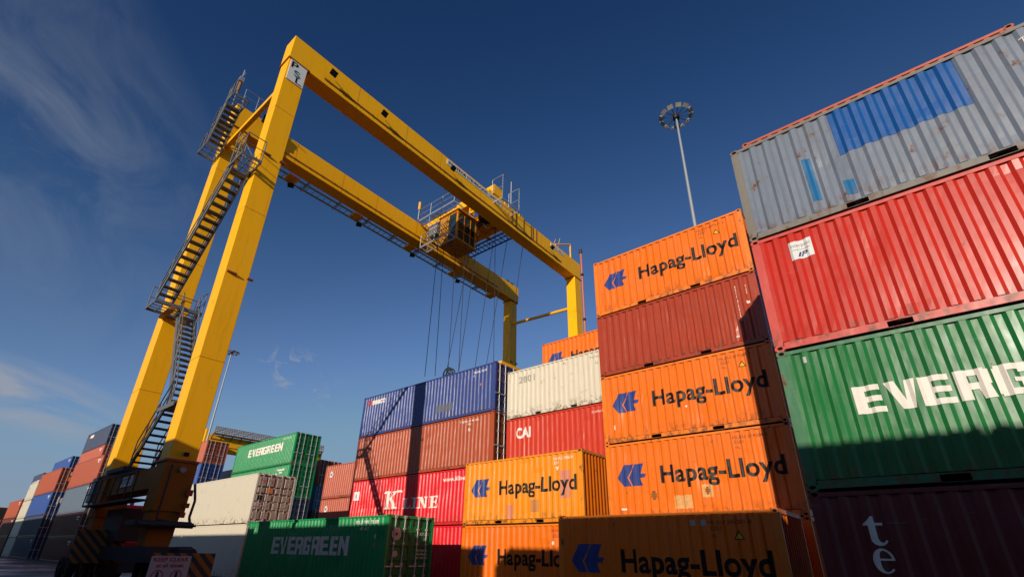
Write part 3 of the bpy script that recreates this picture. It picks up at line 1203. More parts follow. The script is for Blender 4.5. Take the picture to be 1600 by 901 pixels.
for (cy, cz, rr, hole) in ((-.74, 2.18, .24, .06), (-.72, 1.45, .12, 0)):
    pol = []
    n = 20
    for k in range(n):
        a, b = 2 * math.pi * k / n, 2 * math.pi * (k + 1) / n
        pol.append([(cy + hole * math.cos(a), cz + hole * math.sin(a)), (cy + rr * math.cos(a), cz + rr * math.sin(a)), (cy + rr * math.cos(b), cz + rr * math.sin(b)), (cy + hole * math.cos(b), cz + hole * math.sin(b))] if hole else [(cy, cz), (cy + rr * math.cos(a), cz + rr * math.sin(a)), (cy + rr * math.cos(b), cz + rr * math.sin(b))])
    bm = poly_bm(pol)
    on_plane(bm, 'emblem', m_emb, r, (xe, 0, 0), (0, 1, 0), (0, 0, 1))
for s, a, b, z0, z1 in (('DLV 588', .42, .98, 2.16, 2.28), ('45', .70, .84, 1.96, 2.06), ('MAX', .36, .55, 1.56, 1.62), ('TARE', .36, .55, 1.42, 1.48), ('NET', .36, .52, 1.28, 1.34), ('32500 KGS', .60, .96, 1.56, 1.62), ('3980 KGS', .60, .96, 1.42, 1.48), ('28520 KGS', .60, .96, 1.28, 1.34)):
    bm = fit(font_polys(s, .015), a, b, z0, z1, (0, .7))
    on_plane(bm, 'serial_number', m_white, r, (xe, 0, 0), (0, 1, 0), (0, 0, 1))

# --- cream reefers with dark door end (row 1)
GC = 'two-high stack of cream reefers'


def reefer_end(r, H, L):
    """door end of grey-brown panels, rods and plates"""
    mb = MB()
    x = L / 2
    cols = [(-1.08, -.62), (-.56, -.10), (.02, .46), (.52, 1.06)]
    rows_ = [(.24, .70), (.78, 1.22), (1.28, 1.66), (1.72, 2.06), (2.12, 2.70)]
    for ci, (a, b) in enumerate(cols):
        for ri, (c, d) in enumerate(rows_):
            ins = .05 if (ci + ri) % 2 else .03
            mb.hexa([(x - .04, a, c), (x - .04, b, c), (x - .04, b, d), (x - .04, a, d)],
                    [(x + .015, a + ins, c + ins), (x + .015, b - ins, c + ins), (x + .015, b - ins, d - ins), (x + .015, a + ins, d - ins)], 0)
    mb.build('door_panel', p_door, r)


for i in range(2):
    r = container('refrigerated_container', -31.246 - L4, 13.818, i * 2.896, L4, 2.896, p_cr, p_cr,
                  ['cream smooth-sided container mostly in shadow at ground level beside the crane', 'sunlit cream smooth-sided container with a grey-brown door end, upper of two'][i],
                  GC, door='+', lod=2, side='flat', pockets=False, end_mat=p_door)
    reefer_end(r, 2.896, L4)
    if i == 1:
        x = L4 / 2 + .018
        on_plane(fit(font_polys('OO', .03), -1.00, -.70, 2.36, 2.52, (0, .7)), 'lettering', m_redink, r, (x, 0, 0), (0, 1, 0), (0, 0, 1))
        on_plane(fit(font_polys('CL', .03), -.48, -.18, 2.36, 2.52, (0, .7)), 'lettering', m_redink, r, (x, 0, 0), (0, 1, 0), (0, 0, 1))
        on_plane(poly_bm([rect(-.50, 1.78, -.16, 2.0)]), 'sticker', p_or, r, (x, 0, 0), (0, 1, 0), (0, 0, 1))
        on_plane(poly_bm([rect(-1.0, 1.33, -.70, 1.60)]), 'sticker', m_hole, r, (x, 0, 0), (0, 1, 0), (0, 0, 1))

# --- green stack farther back (row 4)
GT = 'stack topped by a green container behind the cream reefers'
spec = [(p_rust, 'oxide container at the foot of the green-topped stack'), (p_navy, 'navy container with door bars, under the two green ones'),
        (p_grn2, 'green container just below the topmost green one'), (p_grn2, 'bright green container with small white block letters, high against the sky')]
for i, (mt, lb) in enumerate(spec):
    r = container('shipping_container', -43.2 - L4, RW[4], i * 2.845, L4, 2.845, mt, mt, lb, GT, door='+', lod=1)
    if i == 3:
        on_wall(block_text('EVERGREEN', L4 / 2 - 9.25, L4 / 2 - 2.3, 1.38, 2.14, .10), 'lettering', m_white, r, L4)
        put_text(r, 'EMCU 52', 9.6, 11.2, 2.42, 2.54, m_white, .012, ref=(0, .70), name='serial_number')
    if i == 2:
        on_wall(block_text('EVERGREEN', L4 / 2 - 9.25, L4 / 2 - 2.3, 1.38, 2.14, .10), 'lettering', m_white, r, L4)
        put_text(r, 'EMCU 61', 9.6, 11.2, 2.42, 2.54, m_white, .012, ref=(0, .70), name='serial_number')

# --- oxide stack with a door end, beyond (row 4)
GD = 'stack with a door end beyond the crane leg'
for i in range(5):
    mt = [p_rust, p_slate, p_rust, p_roy, p_rust2][i]
    container('shipping_container', -64.3 - L4, RW[4], i * 2.64, L4, 2.64, mt, mt,
              ['oxide container at the foot of the far door-end stack', 'slate container low in the far door-end stack', 'oxide container in the middle of the far door-end stack',
               'royal blue container under the oxide one beside the crane leg', 'oxide container showing its door bars right of the crane leg'][i], GD, door='+', lod=1)
for i in range(4):
    mt = [p_rust, p_rust, p_slate, p_grey2][i]
    container('shipping_container', -72.4 - L4, RW[6] + 1.5, i * 2.9, L4, 2.896, mt, mt,
              'pale grey door end far behind the oxide door end' if i == 3 else 'container under the pale grey one far behind', 'far stack behind the oxide door end', door='+', lod=1)

# --- red-topped stack (row 6)
GE = 'far stack between the green and the salmon ones'
for i in range(4):
    mt = [p_rust, p_tex, p_cyan, p_rust2][i]
    container('shipping_container', -48.5 - L4, RW[6], i * 2.56, L4, 2.56, mt, mt,
              ['oxide container at the foot of the far red-topped stack', 'maroon container below the pale blue one', 'pale blue container between a red and a maroon one', 'red container on top, right of the green door ends'][i], GE, door='+', lod=1)
for i in range(4):
    mt = [p_rust, p_rust, p_tex, p_tex][i]
    container('shipping_container', -49.4 - L4, RW[7], i * 2.56, L4, 2.56, mt, mt,
              'dark red door end behind and right of the red-topped stack' if i == 3 else 'container beneath the dark red door end far back', 'farthest stack of dark red door ends', door='+', lod=1)

# --- salmon pair (row 4)
GO = 'salmon oxide stack left of the blue-topped stack'
for i in range(3):
    r = container('shipping_container', -37.2, RW[4], i * H8, L4, H8, p_rust2, p_rust2,
                  ['salmon oxide container at the bottom, hidden by the long green one', 'salmon oxide container with a small white emblem, lower of the two seen', 'salmon oxide container with a small white emblem, upper of the two seen'][i], GO, door='+', lod=1)
    if i:
        put_polys(r, [[(.2, 0), (.8, 0), (1, .5), (.5, 1), (0, .5)]], .62, 1.12, 1.62, 2.12, m_white, name='emblem')
        put_polys(r, [[(.2, 0), (.8, 0), (1, .5), (.5, 1), (0, .5)]], .76, .98, 1.76, 1.96, m_logo, name='emblem', lift=.008)

# --- rows far to the left
GL1 = 'nearest far stack left of the crane'
for i in range(4):
    mt = [p_tex, p_tex, p_slate, p_rust][i]
    zz = [0, 2.33, 4.66, 7.50][i]
    hh = [2.33, 2.33, 2.84, 2.9][i]
    r = container('shipping_container', -66.0 - L4, RW[1], zz, L4, hh, mt, mt,
                  ['dark container at ground level left of the crane', 'dark red container in shadow under the slate one', 'slate blue-grey container under the oxide one, left of the crane', 'big oxide red container left of the crane, beneath the navy-topped stack'][i], GL1, door='+', lod=1)
    if i in (2, 3):
        put_text(r, 'TTNU 73', 10.6, 11.6, hh - .55, hh - .4, m_white, .015, ref=(0, .7), name='serial_number')
GL2 = 'tall navy-topped stack left of the crane'
for i in range(6):
    mt = [p_rust, p_rust, p_tex, p_rust, p_rust2, p_navy][i]
    r = container('shipping_container', -83.7 - L4 + 1.0, RW[2], i * 2.77, L4 - 1.0 if False else L4, 2.77, mt, mt,
                  ['oxide container at the foot of the navy-topped stack', 'oxide container second from the ground in the navy-topped stack', 'maroon container in the middle of the navy-topped stack', 'oxide container third from the top of the navy-topped stack',
                   'orange-red container directly under the navy one', 'navy container highest in the far left stacks, with a small red and white mark'][i], GL2, door='+', lod=1)
    if i == 5:
        patch(r, 1.2, 1.9, 2.02, 2.4, m_redink, name='logo')
        patch(r, 1.9, 3.6, 1.96, 2.4, m_white, name='logo')
for i in range(5):
    container('shipping_container', -100.2 - L4, RW[2], i * 2.82, L4, 2.82, p_roy if i == 4 else p_rust, p_roy if i == 4 else p_rust,
              'royal blue container peeping out left of the orange-red one' if i == 4 else 'oxide container hidden under the far royal blue one', 'far stack topped in royal blue', door='+', lod=1)
GL3 = 'middle far stack left of the crane'
for i in range(4):
    mt = [p_navy, p_navy, p_roy, p_rust][i]
    zz = [0, 2.5, 5.0, 7.70][i]
    hh = [2.5, 2.5, 2.70, 3.0][i]
    r = container('shipping_container', -85.3 - L4, RW[1], zz, L4, hh, mt, mt,
                  ['dark navy container at ground level in the middle far stack', 'dark navy container in shadow below the royal blue one', 'royal blue container under the oxide one in the middle far stack', 'oxide red container topping the middle far stack, door end showing'][i], GL3, door='+', lod=1)
    if i == 3:
        x = L4 / 2 - .02
        on_plane(poly_bm([rect(-.4, 1.4, .3, 1.9)]), 'sticker', p_or2, r, (x, 0, 0), (0, 1, 0), (0, 0, 1))
        on_plane(poly_bm([rect(-.2, 2.1, .6, 2.5)]), 'sticker', p_cr, r, (x, 0, 0), (0, 1, 0), (0, 0, 1))
    if i == 2:
        on_plane(fit(font_polys('K', .05), -.5, .4, 1.3, 2.1, (0, .7)), 'lettering', m_white, r, (L4 / 2 - .02, 0, 0), (0, 1, 0), (0, 0, 1))
GL4 = 'cream-coloured far stack at the left'
for i in range(4):
    mt = [p_grey2, p_cr, p_cr, p_cr][i]
    r = container('refrigerated_container', -104.2, RW[1], i * 2.45, L2, 2.45, mt, mt,
                  ['grey-green container in shadow at the foot of the cream stack', 'cream container half in shadow, second from the ground in the far left', 'cream container with a red mark, middle of the far left stack', 'topmost cream container with a red mark in the far left stack'][i], GL4, door='+', lod=1, side='flat')
    if i > 0:
        patch(r, .5, .9, 1.6, 1.95, m_redink, name='logo', lift=.01)
for i in range(5):
    r = container('shipping_container', -127.4, RW[2], i * 2.62, L2 + 2.4, 2.62, p_navy if i == 4 else p_rust, p_navy if i == 4 else p_rust,
                  'dark container with white letters above the cream stack at the far left' if i == 4 else 'oxide container hidden behind the far cream stack', 'far stack behind the cream one', door='+', lod=1)
    if i == 4:
        put_text(r, 'HANJIN', 1.0, 7.0, .5, 1.5, m_white, .04, ref=(0, .7))
for i in range(3):
    mt = [p_tex, p_tex, p_rust][i]
    container('shipping_container', -116.6, RW[1], i * 2.6, 11.0, 2.6, mt, mt,
              ['dark red container at ground level in the last stack on the left', 'maroon container in shadow in the last stack on the left', 'faded oxide container topping the last stack on the left'][i], 'last stack on the far left', door='+', lod=1)
for k, (xl, n) in enumerate(((-131, 2), (-146, 3), (-161, 2), (-178, 2))):
    for i in range(n):
        container('shipping_container', xl, RW[1], i * 2.6, L4, 2.6, [p_rust, p_navy, p_or][(i + k) % 3], p_rust,
                  'small distant container beyond the last stack on the left', 'distant containers at the left horizon', lod=0)

random.seed(5)
for o in [o for o in COL.objects if o.get('category') == 'shipping container' and o.location.x < -36 and o.get('_L', 0) > 10]:
    if o.name.startswith('shipping') and random.random() < .8:
        L, H = o['_L'], o['_H']
        patch(o, L - 2.3, L - 1.2, H - .50, H - .38, m_white, name='serial_number')
        patch(o, L - 1.9, L - 1.5, H - .72, H - .60, m_white, name='serial_number')
# --- row of stacks across the lane, behind the viewer; it throws the long shadow
GS = 'stacks across the lane behind the viewer'
YC = -5.6 - WD
random.seed(11)
segs = [(-21.6, 13.7, 3), (-6.55, L4, 3), (5.75, L4, 3), (18.1, L4, 3), (-22.75 - L4, L4, 3), (-22.95 - 2 * L4, L4, 3), (-48.0 - L4, L4, 4), (-60.4 - L4, L4, 4), (-72.8 - L4, L4, 4), (-85.2 - L4, L4, 4), (-97.6 - L4, L4, 4), (-110 - L4, L4, 3)]
pal = [p_rust, p_blue, p_or, p_tex, p_grey2, p_grn, p_slate]
for xl, L, n in segs:
    for i in range(n):
        hh = H8 if n == 3 else 2.45
        container('shipping_container', xl, YC, i * hh, L, hh, random.choice(pal), p_rust,
                  'weathered container stacked across the lane behind the viewer', GS, lod=1)

for i in range(3):
    container('shipping_container', -30.0, YC - WD - .5, i * 2.79, L4, 2.79, random.choice(pal), p_rust,
              'weathered container stacked across the lane behind the viewer', GS, lod=1)

# ------------------------------------------------------------------ gantry crane
XA, XBm = -18.66, -25.68        # +X faces of the two portal frames
YA, YB = 5.19, 32.05            # near and far face of the legs
GT_, GH_, GWd = 25.10, 1.62, .92   # girder top, height, width
LD = .96


def handrail(mb, pts, h=1.05, r=.022, posts=True, step=1.2, mid=True):
    """posts and two rails along a polyline of floor points"""
    for a, b in zip(pts, pts[1:]):
        a, b = Vector(a), Vector(b)
        n = max(1, int((b - a).length / step))
        for i in range(n + 1):
            p = a.lerp(b, i / n)
            mb.tube(p, p + Vector((0, 0, h)), r, 5)
        mb.tube(a + Vector((0, 0, h)), b + Vector((0, 0, h)), r, 5)
        if mid:
            mb.tube(a + Vector((0, 0, h * .5)), b + Vector((0, 0, h * .5)), r * .8, 5)


def grating(mb, x0, x1, y0, y1, z, step=.30, w=.03):
    """open floor of bars with an edge angle"""
    n = max(1, int((x1 - x0) / step))
    for i in range(n + 1):
        x = x0 + (x1 - x0) * i / n
        mb.box((x - w / 2, y0, z - .04), (x + w / 2, y1, z))
    n = max(1, int((y1 - y0) / step))
    for i in range(n + 1):
        y = y0 + (y1 - y0) * i / n
        mb.box((x0, y - w / 2, z - .037), (x1, y + w / 2, z - .003))
    for a, b in (((x0, y0 - .03), (x1, y0)), ((x0, y1), (x1, y1 + .03))):
        mb.box((a[0], a[1], z - .12), (b[0], b[1], z + .02))
    for xx in (x0, x1):
        mb.box((xx - .02, y0, z - .12), (xx + .02, y1, z + .018))


def stair(parent, p, q, y0, y1, n, name='stair_flight', rails=True, mat=None):
    T = parent.location
    """flight from p to q (x, z pairs) spanning y0..y1"""
    mb = MB()
    (xa, za), (xb, zb) = p, q
    for y in (y0, y1):
        mb.bar((xa, y, za), (xb, y, zb), .05, .22)
    for i in range(1, n):
        t = i / n
        x, z = xa + (xb - xa) * t, za + (zb - za) * t
        mb.box((x - .14, y0 + .02, z - .02), (x + .14, y1 - .02, z + .025))
    if rails:
        for y in (y0, y1):
            for h in (.5, 1.0):
                mb.tube((xa, y, za + h), (xb, y, zb + h), .022, 5)
            m = max(2, n // 3)
            for i in range(m + 1):
                t = i / m
                x, z = xa + (xb - xa) * t, za + (zb - za) * t
                mb.tube((x, y, z), (x, y, z + 1.0), .022, 5)
    mb.v = [(v[0] - T.x, v[1] - T.y, v[2] - T.z) for v in mb.v]
    return mb.build(name, mat or m_stair, parent)


def floodlight(parent, x, y, z, d=(1, 0, -.8), name='floodlight', k=.8):
    """square lamp head on a bracket, facing direction d"""
    d = Vector(d).normalized()
    s = d.cross(Vector((0, 0, 1))).normalized()
    u = s.cross(d)
    c = Vector((x, y, z))
    mb = MB()
    a, b = .24 * k, .20 * k
    q0 = [c + s * i * a + u * j * b for i, j in ((-1, -1), (1, -1), (1, 1), (-1, 1))]
    q1 = [c - d * .20 + s * i * a * .6 + u * j * b * .6 for i, j in ((-1, -1), (1, -1), (1, 1), (-1, 1))]
    mb.hexa(q0, q1, 0)
    q2 = [c + d * .012 + s * i * a * .86 + u * j * b * .86 for i, j in ((-1, -1), (1, -1), (1, 1), (-1, 1))]
    mb.hexa([v - d * .008 for v in q2], q2, 1)
    mb.tube(c - d * .2, c - d * .2 - Vector((.16 if d.x > 0 else -.16, 0, -.05)), .03, 6, 0)
    return mb.build(name, [m_dark, m_glass], parent)


def wheel(parent, c, rad, wid, name='wheel'):
    """rubber tyre with tread on a dished rim, axle along Y"""
    o = bpy.data.objects.new(name, None)
    COL.objects.link(o)
    o.parent = parent
    o.location = c
    mb = MB()
    n = 28
    prof = [(.55, -.46), (.80, -.5), (.95, -.46), (1.0, -.36), (1.0, .36), (.95, .46), (.80, .5), (.55, .46)]
    vs = []
    for i in range(n):
        a = 2 * math.pi * i / n
        for (r, w) in prof:
            rr = r * rad * (1.0 if (i % 2 or r < .96) else .975)
            vs.append((rr * math.cos(a), w * wid, rr * math.sin(a)))
    k = len(prof)
    fs = [(i * k + j, i * k + (j + 1), ((i + 1) % n) * k + (j + 1), ((i + 1) % n) * k + j) for i in range(n) for j in range(k - 1)]
    mb.add(vs, fs)
    mb.build('tyre', m_rubber, o)
    mb = MB()
    mb.tube((0, -.30 * wid, 0), (0, .30 * wid, 0), rad * .56, 20)
    mb.tube((0, -.46 * wid, 0), (0, .46 * wid, 0), rad * .22, 12)
    mb.build('rim', plain('shaded_grimy_rim', (0.09, 0.05, 0.015, 1), .7, var=.5), o)  # grimy rim, darkened further to hold the shade low down
    return o


def hazard_board(parent, org, ux, uz, w, h, n=4, name='hazard_board', thick=.03):
    """black and yellow diagonal stripes on a plate"""
    org, ux, uz = Vector(org), Vector(ux), Vector(uz)
    nn = ux.cross(uz)
    mb = MB()
    q = [org, org + ux * w, org + ux * w + uz * h, org + uz * h]
    mb.hexa([v - nn * thick for v in q], q, 0)
    o = mb.build(name, m_dark, parent)
    bm = bmesh.new()
    sw = w / n
    for i in range(-int(h / sw) - 1, n + int(h / sw) + 1):
        a = i * sw * 1.0
        pts = [(a + h, 0), (a + h + sw * .5, 0), (a + sw * .5, h), (a, h)]
        f = bm.faces.new([bm.verts.new((x, y, 0)) for x, y in pts])
    for co, no in (((0, 0, 0), (-1, 0, 0)), ((w, 0, 0), (1, 0, 0))):
        bmesh.ops.bisect_plane(bm, geom=bm.verts[:] + bm.edges[:] + bm.faces[:], plane_co=co, plane_no=no, clear_outer=True)
    on_plane(bm, 'stripes', paint('shaded_hazard_yellow', (0.34, 0.11, 0.006, 1), .3, .6), o, org + nn * .003, ux, uz)  # yellow darkened so the colour carries the boards' deep shade
    return o


def leg_mesh(name, x1b, x1t, zb, zt, y0, y1, w, parent, mat=m_yellow):
    """box column with +X face running from x1b (bottom) to x1t (top), slim stiffener edges"""
    mb = MB()
    q0 = [(x1b - w, y0, zb), (x1b, y0, zb), (x1b, y1, zb), (x1b - w, y1, zb)]
    q1 = [(x1t - w, y0, zt), (x1t, y0, zt), (x1t, y1, zt), (x1t - w, y1, zt)]
    mb.hexa(q0, q1)
    o = mb.build(name, mat, parent)
    bv = o.modifiers.new('b', 'BEVEL')
    bv.width = .02
    bv.segments = 2
    return o


def build_crane():
    G = empty('gantry_crane', ((XA + XBm) / 2, (YA + YB) / 2, 0), 'tall yellow rubber-tyred gantry crane straddling the container rows', 'gantry crane')
    T = Vector(G.location)

    class PB(MB):
        def build(self, name, mats, parent=G, loc=None, smooth=False):
            if parent is G:
                self.v = [(v[0] - T.x, v[1] - T.y, v[2] - T.z) for v in self.v]
            return MB.build(self, name, mats, parent, loc, smooth)
    loc = lambda v: (v[0] - T.x, v[1] - T.y, v[2] - T.z)
    zt = GT_ - GH_
    # legs: each a box column, with a flange plate under the girder
    defs = [('PA', -18.30, -18.72, YA, YA + LD, .84), ('PB', -24.60, -25.25, YA, YA + LD, .98),
            ('FA', -18.60, -18.66, YB - LD, YB, .88), ('FB', -25.70, -25.85, YB - LD, YB, .84)]
    legs = {}
    for k, xb, xt, y0, y1, w in defs:
        mb = PB()
        yb_ = y0 + .82 if k[0] == 'P' else y1
        q0 = [(xb - w, y0, 4.1), (xb, y0, 4.1), (xb, yb_, 4.1), (xb - w, yb_, 4.1)]
        q1 = [(xt - w, y0, zt - .05), (xt, y0, zt - .05), (xt, y1, zt - .05), (xt - w, y1, zt - .05)]
        mb.hexa(q0, q1)
        o = mb.build('leg', m_yellow)
        bv = o.modifiers.new('bevel', 'BEVEL')
        bv.width = .018
        bv.segments = 2
        legs[k] = o
        ft = PB()
        ft.box((xt - w - .10, y0 - .06, zt - .05), (xt + .06, y1 + .10, zt + .0))
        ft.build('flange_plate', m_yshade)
        # bolted splice lugs part way up
        for zz, tt in ((11.1, .36), (17.2, .66)):
            xx = xb + (xt - xb) * tt
            lug = PB()
            lug.box((xx - .02, y0 + .05, zz), (xx + .10, y0 + .40, zz + .05))
            lug.build('lifting_lug', m_yshade)
            lug = PB()
            lug.box((xx - .02, y1 - .16, zz), (xx + .12, y1 + .06, zz + .06))
            lug.build('lifting_lug', m_yshade)
    # lower leg blocks, sills, bogies
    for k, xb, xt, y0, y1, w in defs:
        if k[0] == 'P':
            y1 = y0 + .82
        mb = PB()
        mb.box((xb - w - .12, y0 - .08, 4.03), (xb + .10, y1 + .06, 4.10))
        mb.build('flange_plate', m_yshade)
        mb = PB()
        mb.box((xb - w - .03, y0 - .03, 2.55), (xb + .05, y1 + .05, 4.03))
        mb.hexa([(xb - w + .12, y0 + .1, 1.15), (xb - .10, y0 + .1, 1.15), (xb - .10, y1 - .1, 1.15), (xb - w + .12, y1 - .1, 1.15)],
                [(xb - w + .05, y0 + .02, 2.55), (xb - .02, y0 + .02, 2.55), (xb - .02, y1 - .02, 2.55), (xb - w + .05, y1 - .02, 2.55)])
        o = mb.build('leg_base', m_grimy_shaded)
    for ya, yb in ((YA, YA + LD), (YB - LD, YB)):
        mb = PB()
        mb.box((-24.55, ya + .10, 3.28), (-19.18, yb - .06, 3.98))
        mb.build('sill_beam', m_grimy_shaded)
        mb = PB()
        mb.box((-26.9, ya + .05, 1.12), (-17.9, yb - .10, 1.55))
        mb.build('equalizer_beam', m_dark)
        mb = PB()
        mb.box((-25.0, ya - .42, 2.86), (-19.3, ya + .05, 2.92))
        for i in range(8):
            x = -25.0 + i * .81
            mb.tube((x, ya - .40, 2.9), (x, ya - .40, 3.75), .022, 5)
        mb.tube((-25.0, ya - .40, 3.75), (-19.3, ya - .40, 3.75), .024, 5)
        mb.tube((-25.0, ya - .40, 3.3), (-19.3, ya - .40, 3.3), .02, 5)
        mb.build('walkway', m_dark)
        for cx in (-26.3, -24.3, -19.3, -17.1):
            wheel(G, loc((cx, (ya + yb) / 2 + .25, .78)), .78, .55)
    # engine house, cabinets and pipework on the near sill
    mb = PB()
    mb.box((-23.6, YA + .12, 1.7), (-21.6, YA + .80, 2.75))
    mb.build('engine_house', m_dark)
    mb = PB()
    mb.box((-26.35, YA - .10, 3.1), (-25.65, YA + .75, 4.05))
    mb.box((-26.32, YA - .115, 3.14), (-25.68, YA - .10, 4.0), 1)
    mb.build('electrical_cabinet', [p_slate, p_grey2])
    for (x, y, z, s) in ((-18.26, 6.02, 3.12, .09), (-18.26, 6.04, 2.74, .07), (-18.26, 5.98, 2.46, .08)):
        mb = PB()
        mb.box((x, y - s, z - s), (x + .12, y + s, z + s))
        mb.build('junction_box', paint('dull_red_box', (0.30, 0.04, 0.02, 1), .2, .5))
    mb = PB()
    mb.path([(-18.15, 6.10, 3.4), (-18.12, 6.22, 2.9), (-18.15, 6.2, 2.4), (-18.1, 6.25, 2.2)], .04, 8)
    mb.path([(-18.08, 5.3, 3.9), (-18.08, 5.3, 2.3), (-18.0, 6.4, 2.15)], .035, 6)
    mb.box((-18.9, 4.75, 2.12), (-17.95, 6.25, 2.26))
    mb.tube((-17.95, 4.8, 2.15), (-17.95, 6.3, 2.15), .08, 8)
    mb.build('hydraulic_hose', m_dark)
    mb = PB()
    mb.tube((-18.24, 5.65, 3.80), (-18.12, 5.65, 3.78), .09, 14)
    mb.build('warning_beacon', m_galv)
    floodlight(G, *loc((-18.1, 5.6, 4.26)), d=(1, -.2, -.3), k=.32)
    # hazard boards and sign in front of the wheels
    hazard_board(G, loc((-15.98, 4.84, .30)), (0, 1, 0), (0, 0, 1), 1.55, 1.10, 5)
    mb = PB()
    mb.box((-15.95, 4.83, .42), (-15.93, 5.77, 1.33))
    sg = mb.build('sign_plate', plain('grey_sign_sheet', (0.46, 0.42, 0.40, 1), .5, var=.25))  # greyer and more uneven than the other sign sheets
    for s, a, b, z0, z1, mt in (('KEEP CLEAR', 4.89, 5.71, 1.20, 1.29, m_redink), ('at all times', 4.98, 5.62, 1.06, 1.15, m_redink)):
        bm = fit(font_polys(s, .03), a, b, z0, z1, (0, .7))
        on_plane(bm, 'lettering', mt, sg, loc((-15.925, 0, 0)), (0, 1, 0), (0, 0, 1))
    for cy in (5.06, 5.50):
        pol = []
        for kk in range(20):
            a, b = 2 * math.pi * kk / 20, 2 * math.pi * (kk + 1) / 20
            pol.append([(cy + .14 * math.cos(a), .86 + .14 * math.sin(a)), (cy + .115 * math.cos(a), .86 + .115 * math.sin(a)), (cy + .115 * math.cos(b), .86 + .115 * math.sin(b)), (cy + .14 * math.cos(b), .86 + .14 * math.sin(b))])
        on_plane(poly_bm(pol), 'prohibition_ring', m_redink, sg, loc((-15.925, 0, 0)), (0, 1, 0), (0, 0, 1))
        on_plane(poly_bm([rect(cy - .03, .80, cy + .03, .90), [(cy + .03 * math.cos(t * .785), .93 + .03 * math.sin(t * .785)) for t in range(8)]]), 'pictogram', m_black, sg, loc((-15.923, 0, 0)), (0, 1, 0), (0, 0, 1))
    hazard_board(G, loc((-22.6, 4.45, 1.0)), (0, 1, 0), (0, 0, 1), 1.45, 1.05, 5)
    # girders: box beams with a rail on top and a conduit along the side
    for xf, yA in ((XA, YA - .02), (XBm, YA - .02)):
        mb = PB()
        xn = xf - .08 if xf == XA else xf + .40
        q0 = [(xn - GWd, yA, zt), (xn, yA, zt), (xn, yA, GT_), (xn - GWd, yA, GT_)]
        q1 = [(xf - GWd, YB + .03, zt), (xf, YB + .03, zt), (xf, YB + .03, GT_), (xf - GWd, YB + .03, GT_)]
        mb.hexa(q0, q1)
        o = mb.build('girder', m_yellow)
        bv = o.modifiers.new('bevel', 'BEVEL')
        bv.width = .02
        bv.segments = 2
        lp = lambda y: xn + (xf - xn) * (y - yA) / (YB - yA)
        mb = PB()
        mb.bar((lp(YA) - GWd / 2, YA, GT_ + .07), (lp(YB) - GWd / 2, YB, GT_ + .07), .10, .14)
        mb.build('trolley_rail', m_yshade)
        mb = PB()
        mb.bar((lp(7) + .03, 7.0, zt + .30), (lp(29) + .03, 29.0, zt + .30), .03, .03)
        mb.bar((lp(7) + .03, 7.0, zt + .36), (lp(29) + .03, 29.0, zt + .36), .02, .02)
        for i in range(24):
            y = 7.2 + i * .92
            mb.box((lp(y) + .0, y, zt + .27), (lp(y) + .055, y + .05, zt + .39))
        mb.build('conduit', m_yshade)
    xs = lambda y: XA - .08 + .08 * (y - YA) / (YB - YA)
    for y in (7.25, 10.5, 15.95, 27.2):
        floodlight(G, *loc((xs(y) + .42, y, zt + .62)), d=(.9, .1, -.8))
    # name board along the front girder, and a short one near its far end
    for (ya, yb, za, zb, s) in ((15.7, 21.2, 24.56, 24.96, 'PORTROE STEVEDORES LIMITED'), (27.5, 29.4, 24.60, 24.92, 'S.W.L. 40 T')):
        mb = PB()
        mb.hexa([(xs(ya) + .005, ya, za), (xs(yb) + .005, yb, za), (xs(yb) + .005, yb, zb), (xs(ya) + .005, ya, zb)],
                [(xs(ya) + .03, ya, za), (xs(yb) + .03, yb, za), (xs(yb) + .03, yb, zb), (xs(ya) + .03, ya, zb)])
        sg = mb.build('name_board', m_signw)
        bm = fit(font_polys(s, .015), ya + .12, yb - .12, za + .09, zb - .09, (0, .7))
        on_plane(bm, 'lettering', m_black, sg, loc((xs((ya + yb) / 2) + .045, 0, 0)), (0, 1, 0), (0, 0, 1))
    m_seam = paint('weld_seam_yellow', (0.52, 0.20, 0.002, 1), .3, .6, low=False)
    for y in (9.0, 12.4, 15.8 - .6, 19.0, 24.2, 26.2, 29.9):
        for xf in (xs(y), XBm + .40 * (1 - (y - YA) / (YB - YA))):
            mb = PB()
            mb.box((xf - .01, y - .012, zt + .02), (xf + .004, y + .012, GT_ - .02))
            mb.build('weld_seam', m_seam)
    for k, xb, xt, y0, y1, w in defs:
        for zz in (7.6, 14.2, 20.1):
            t = (zz - 4.1) / (zt - 4.15)
            xx = xb + (xt - xb) * t
            ye = y0 + (.82 + (LD - .82) * t if k[0] == 'P' else LD)
            mb = PB()
            mb.box((xx - w - .004, y0 - .004, zz), (xx + .004, ye + .004, zz + .022))
            mb.build('weld_seam', m_seam)
    # company plate at the top of the near leg (three letters)
    xp = -18.72 + .012
    mb = PB()
    mb.hexa([(xp + .03 * .04, 5.28, 22.05), (xp, 6.10, 22.05), (xp, 6.10, 23.36), (xp, 5.28, 23.36)],
            [(xp + .06, 5.28, 22.05), (xp + .06, 6.10, 22.05), (xp + .06, 6.10, 23.36), (xp + .06, 5.28, 23.36)])
    sg = mb.build('name_plate', m_signw)
    n = 14
    arcS = [(.5 + .30 * math.cos(R_(a)), .72 + .19 * math.sin(R_(a))) for a in range(20, 271, 25)]
    arcS2 = [(.5 + .30 * math.cos(R_(a)), .34 + .19 * math.sin(R_(a))) for a in range(90, -161, -25)]

    def strip(pts, w):
        out = []
        for a, b in zip(pts, pts[1:]):
            d = Vector((b[0] - a[0], b[1] - a[1])).normalized()
            nrm = Vector((-d.y, d.x)) * w / 2
            out.append([(a[0] + nrm.x, a[1] + nrm.y), (b[0] + nrm.x, b[1] + nrm.y), (b[0] - nrm.x, b[1] - nrm.y), (a[0] - nrm.x, a[1] - nrm.y)])
        return out
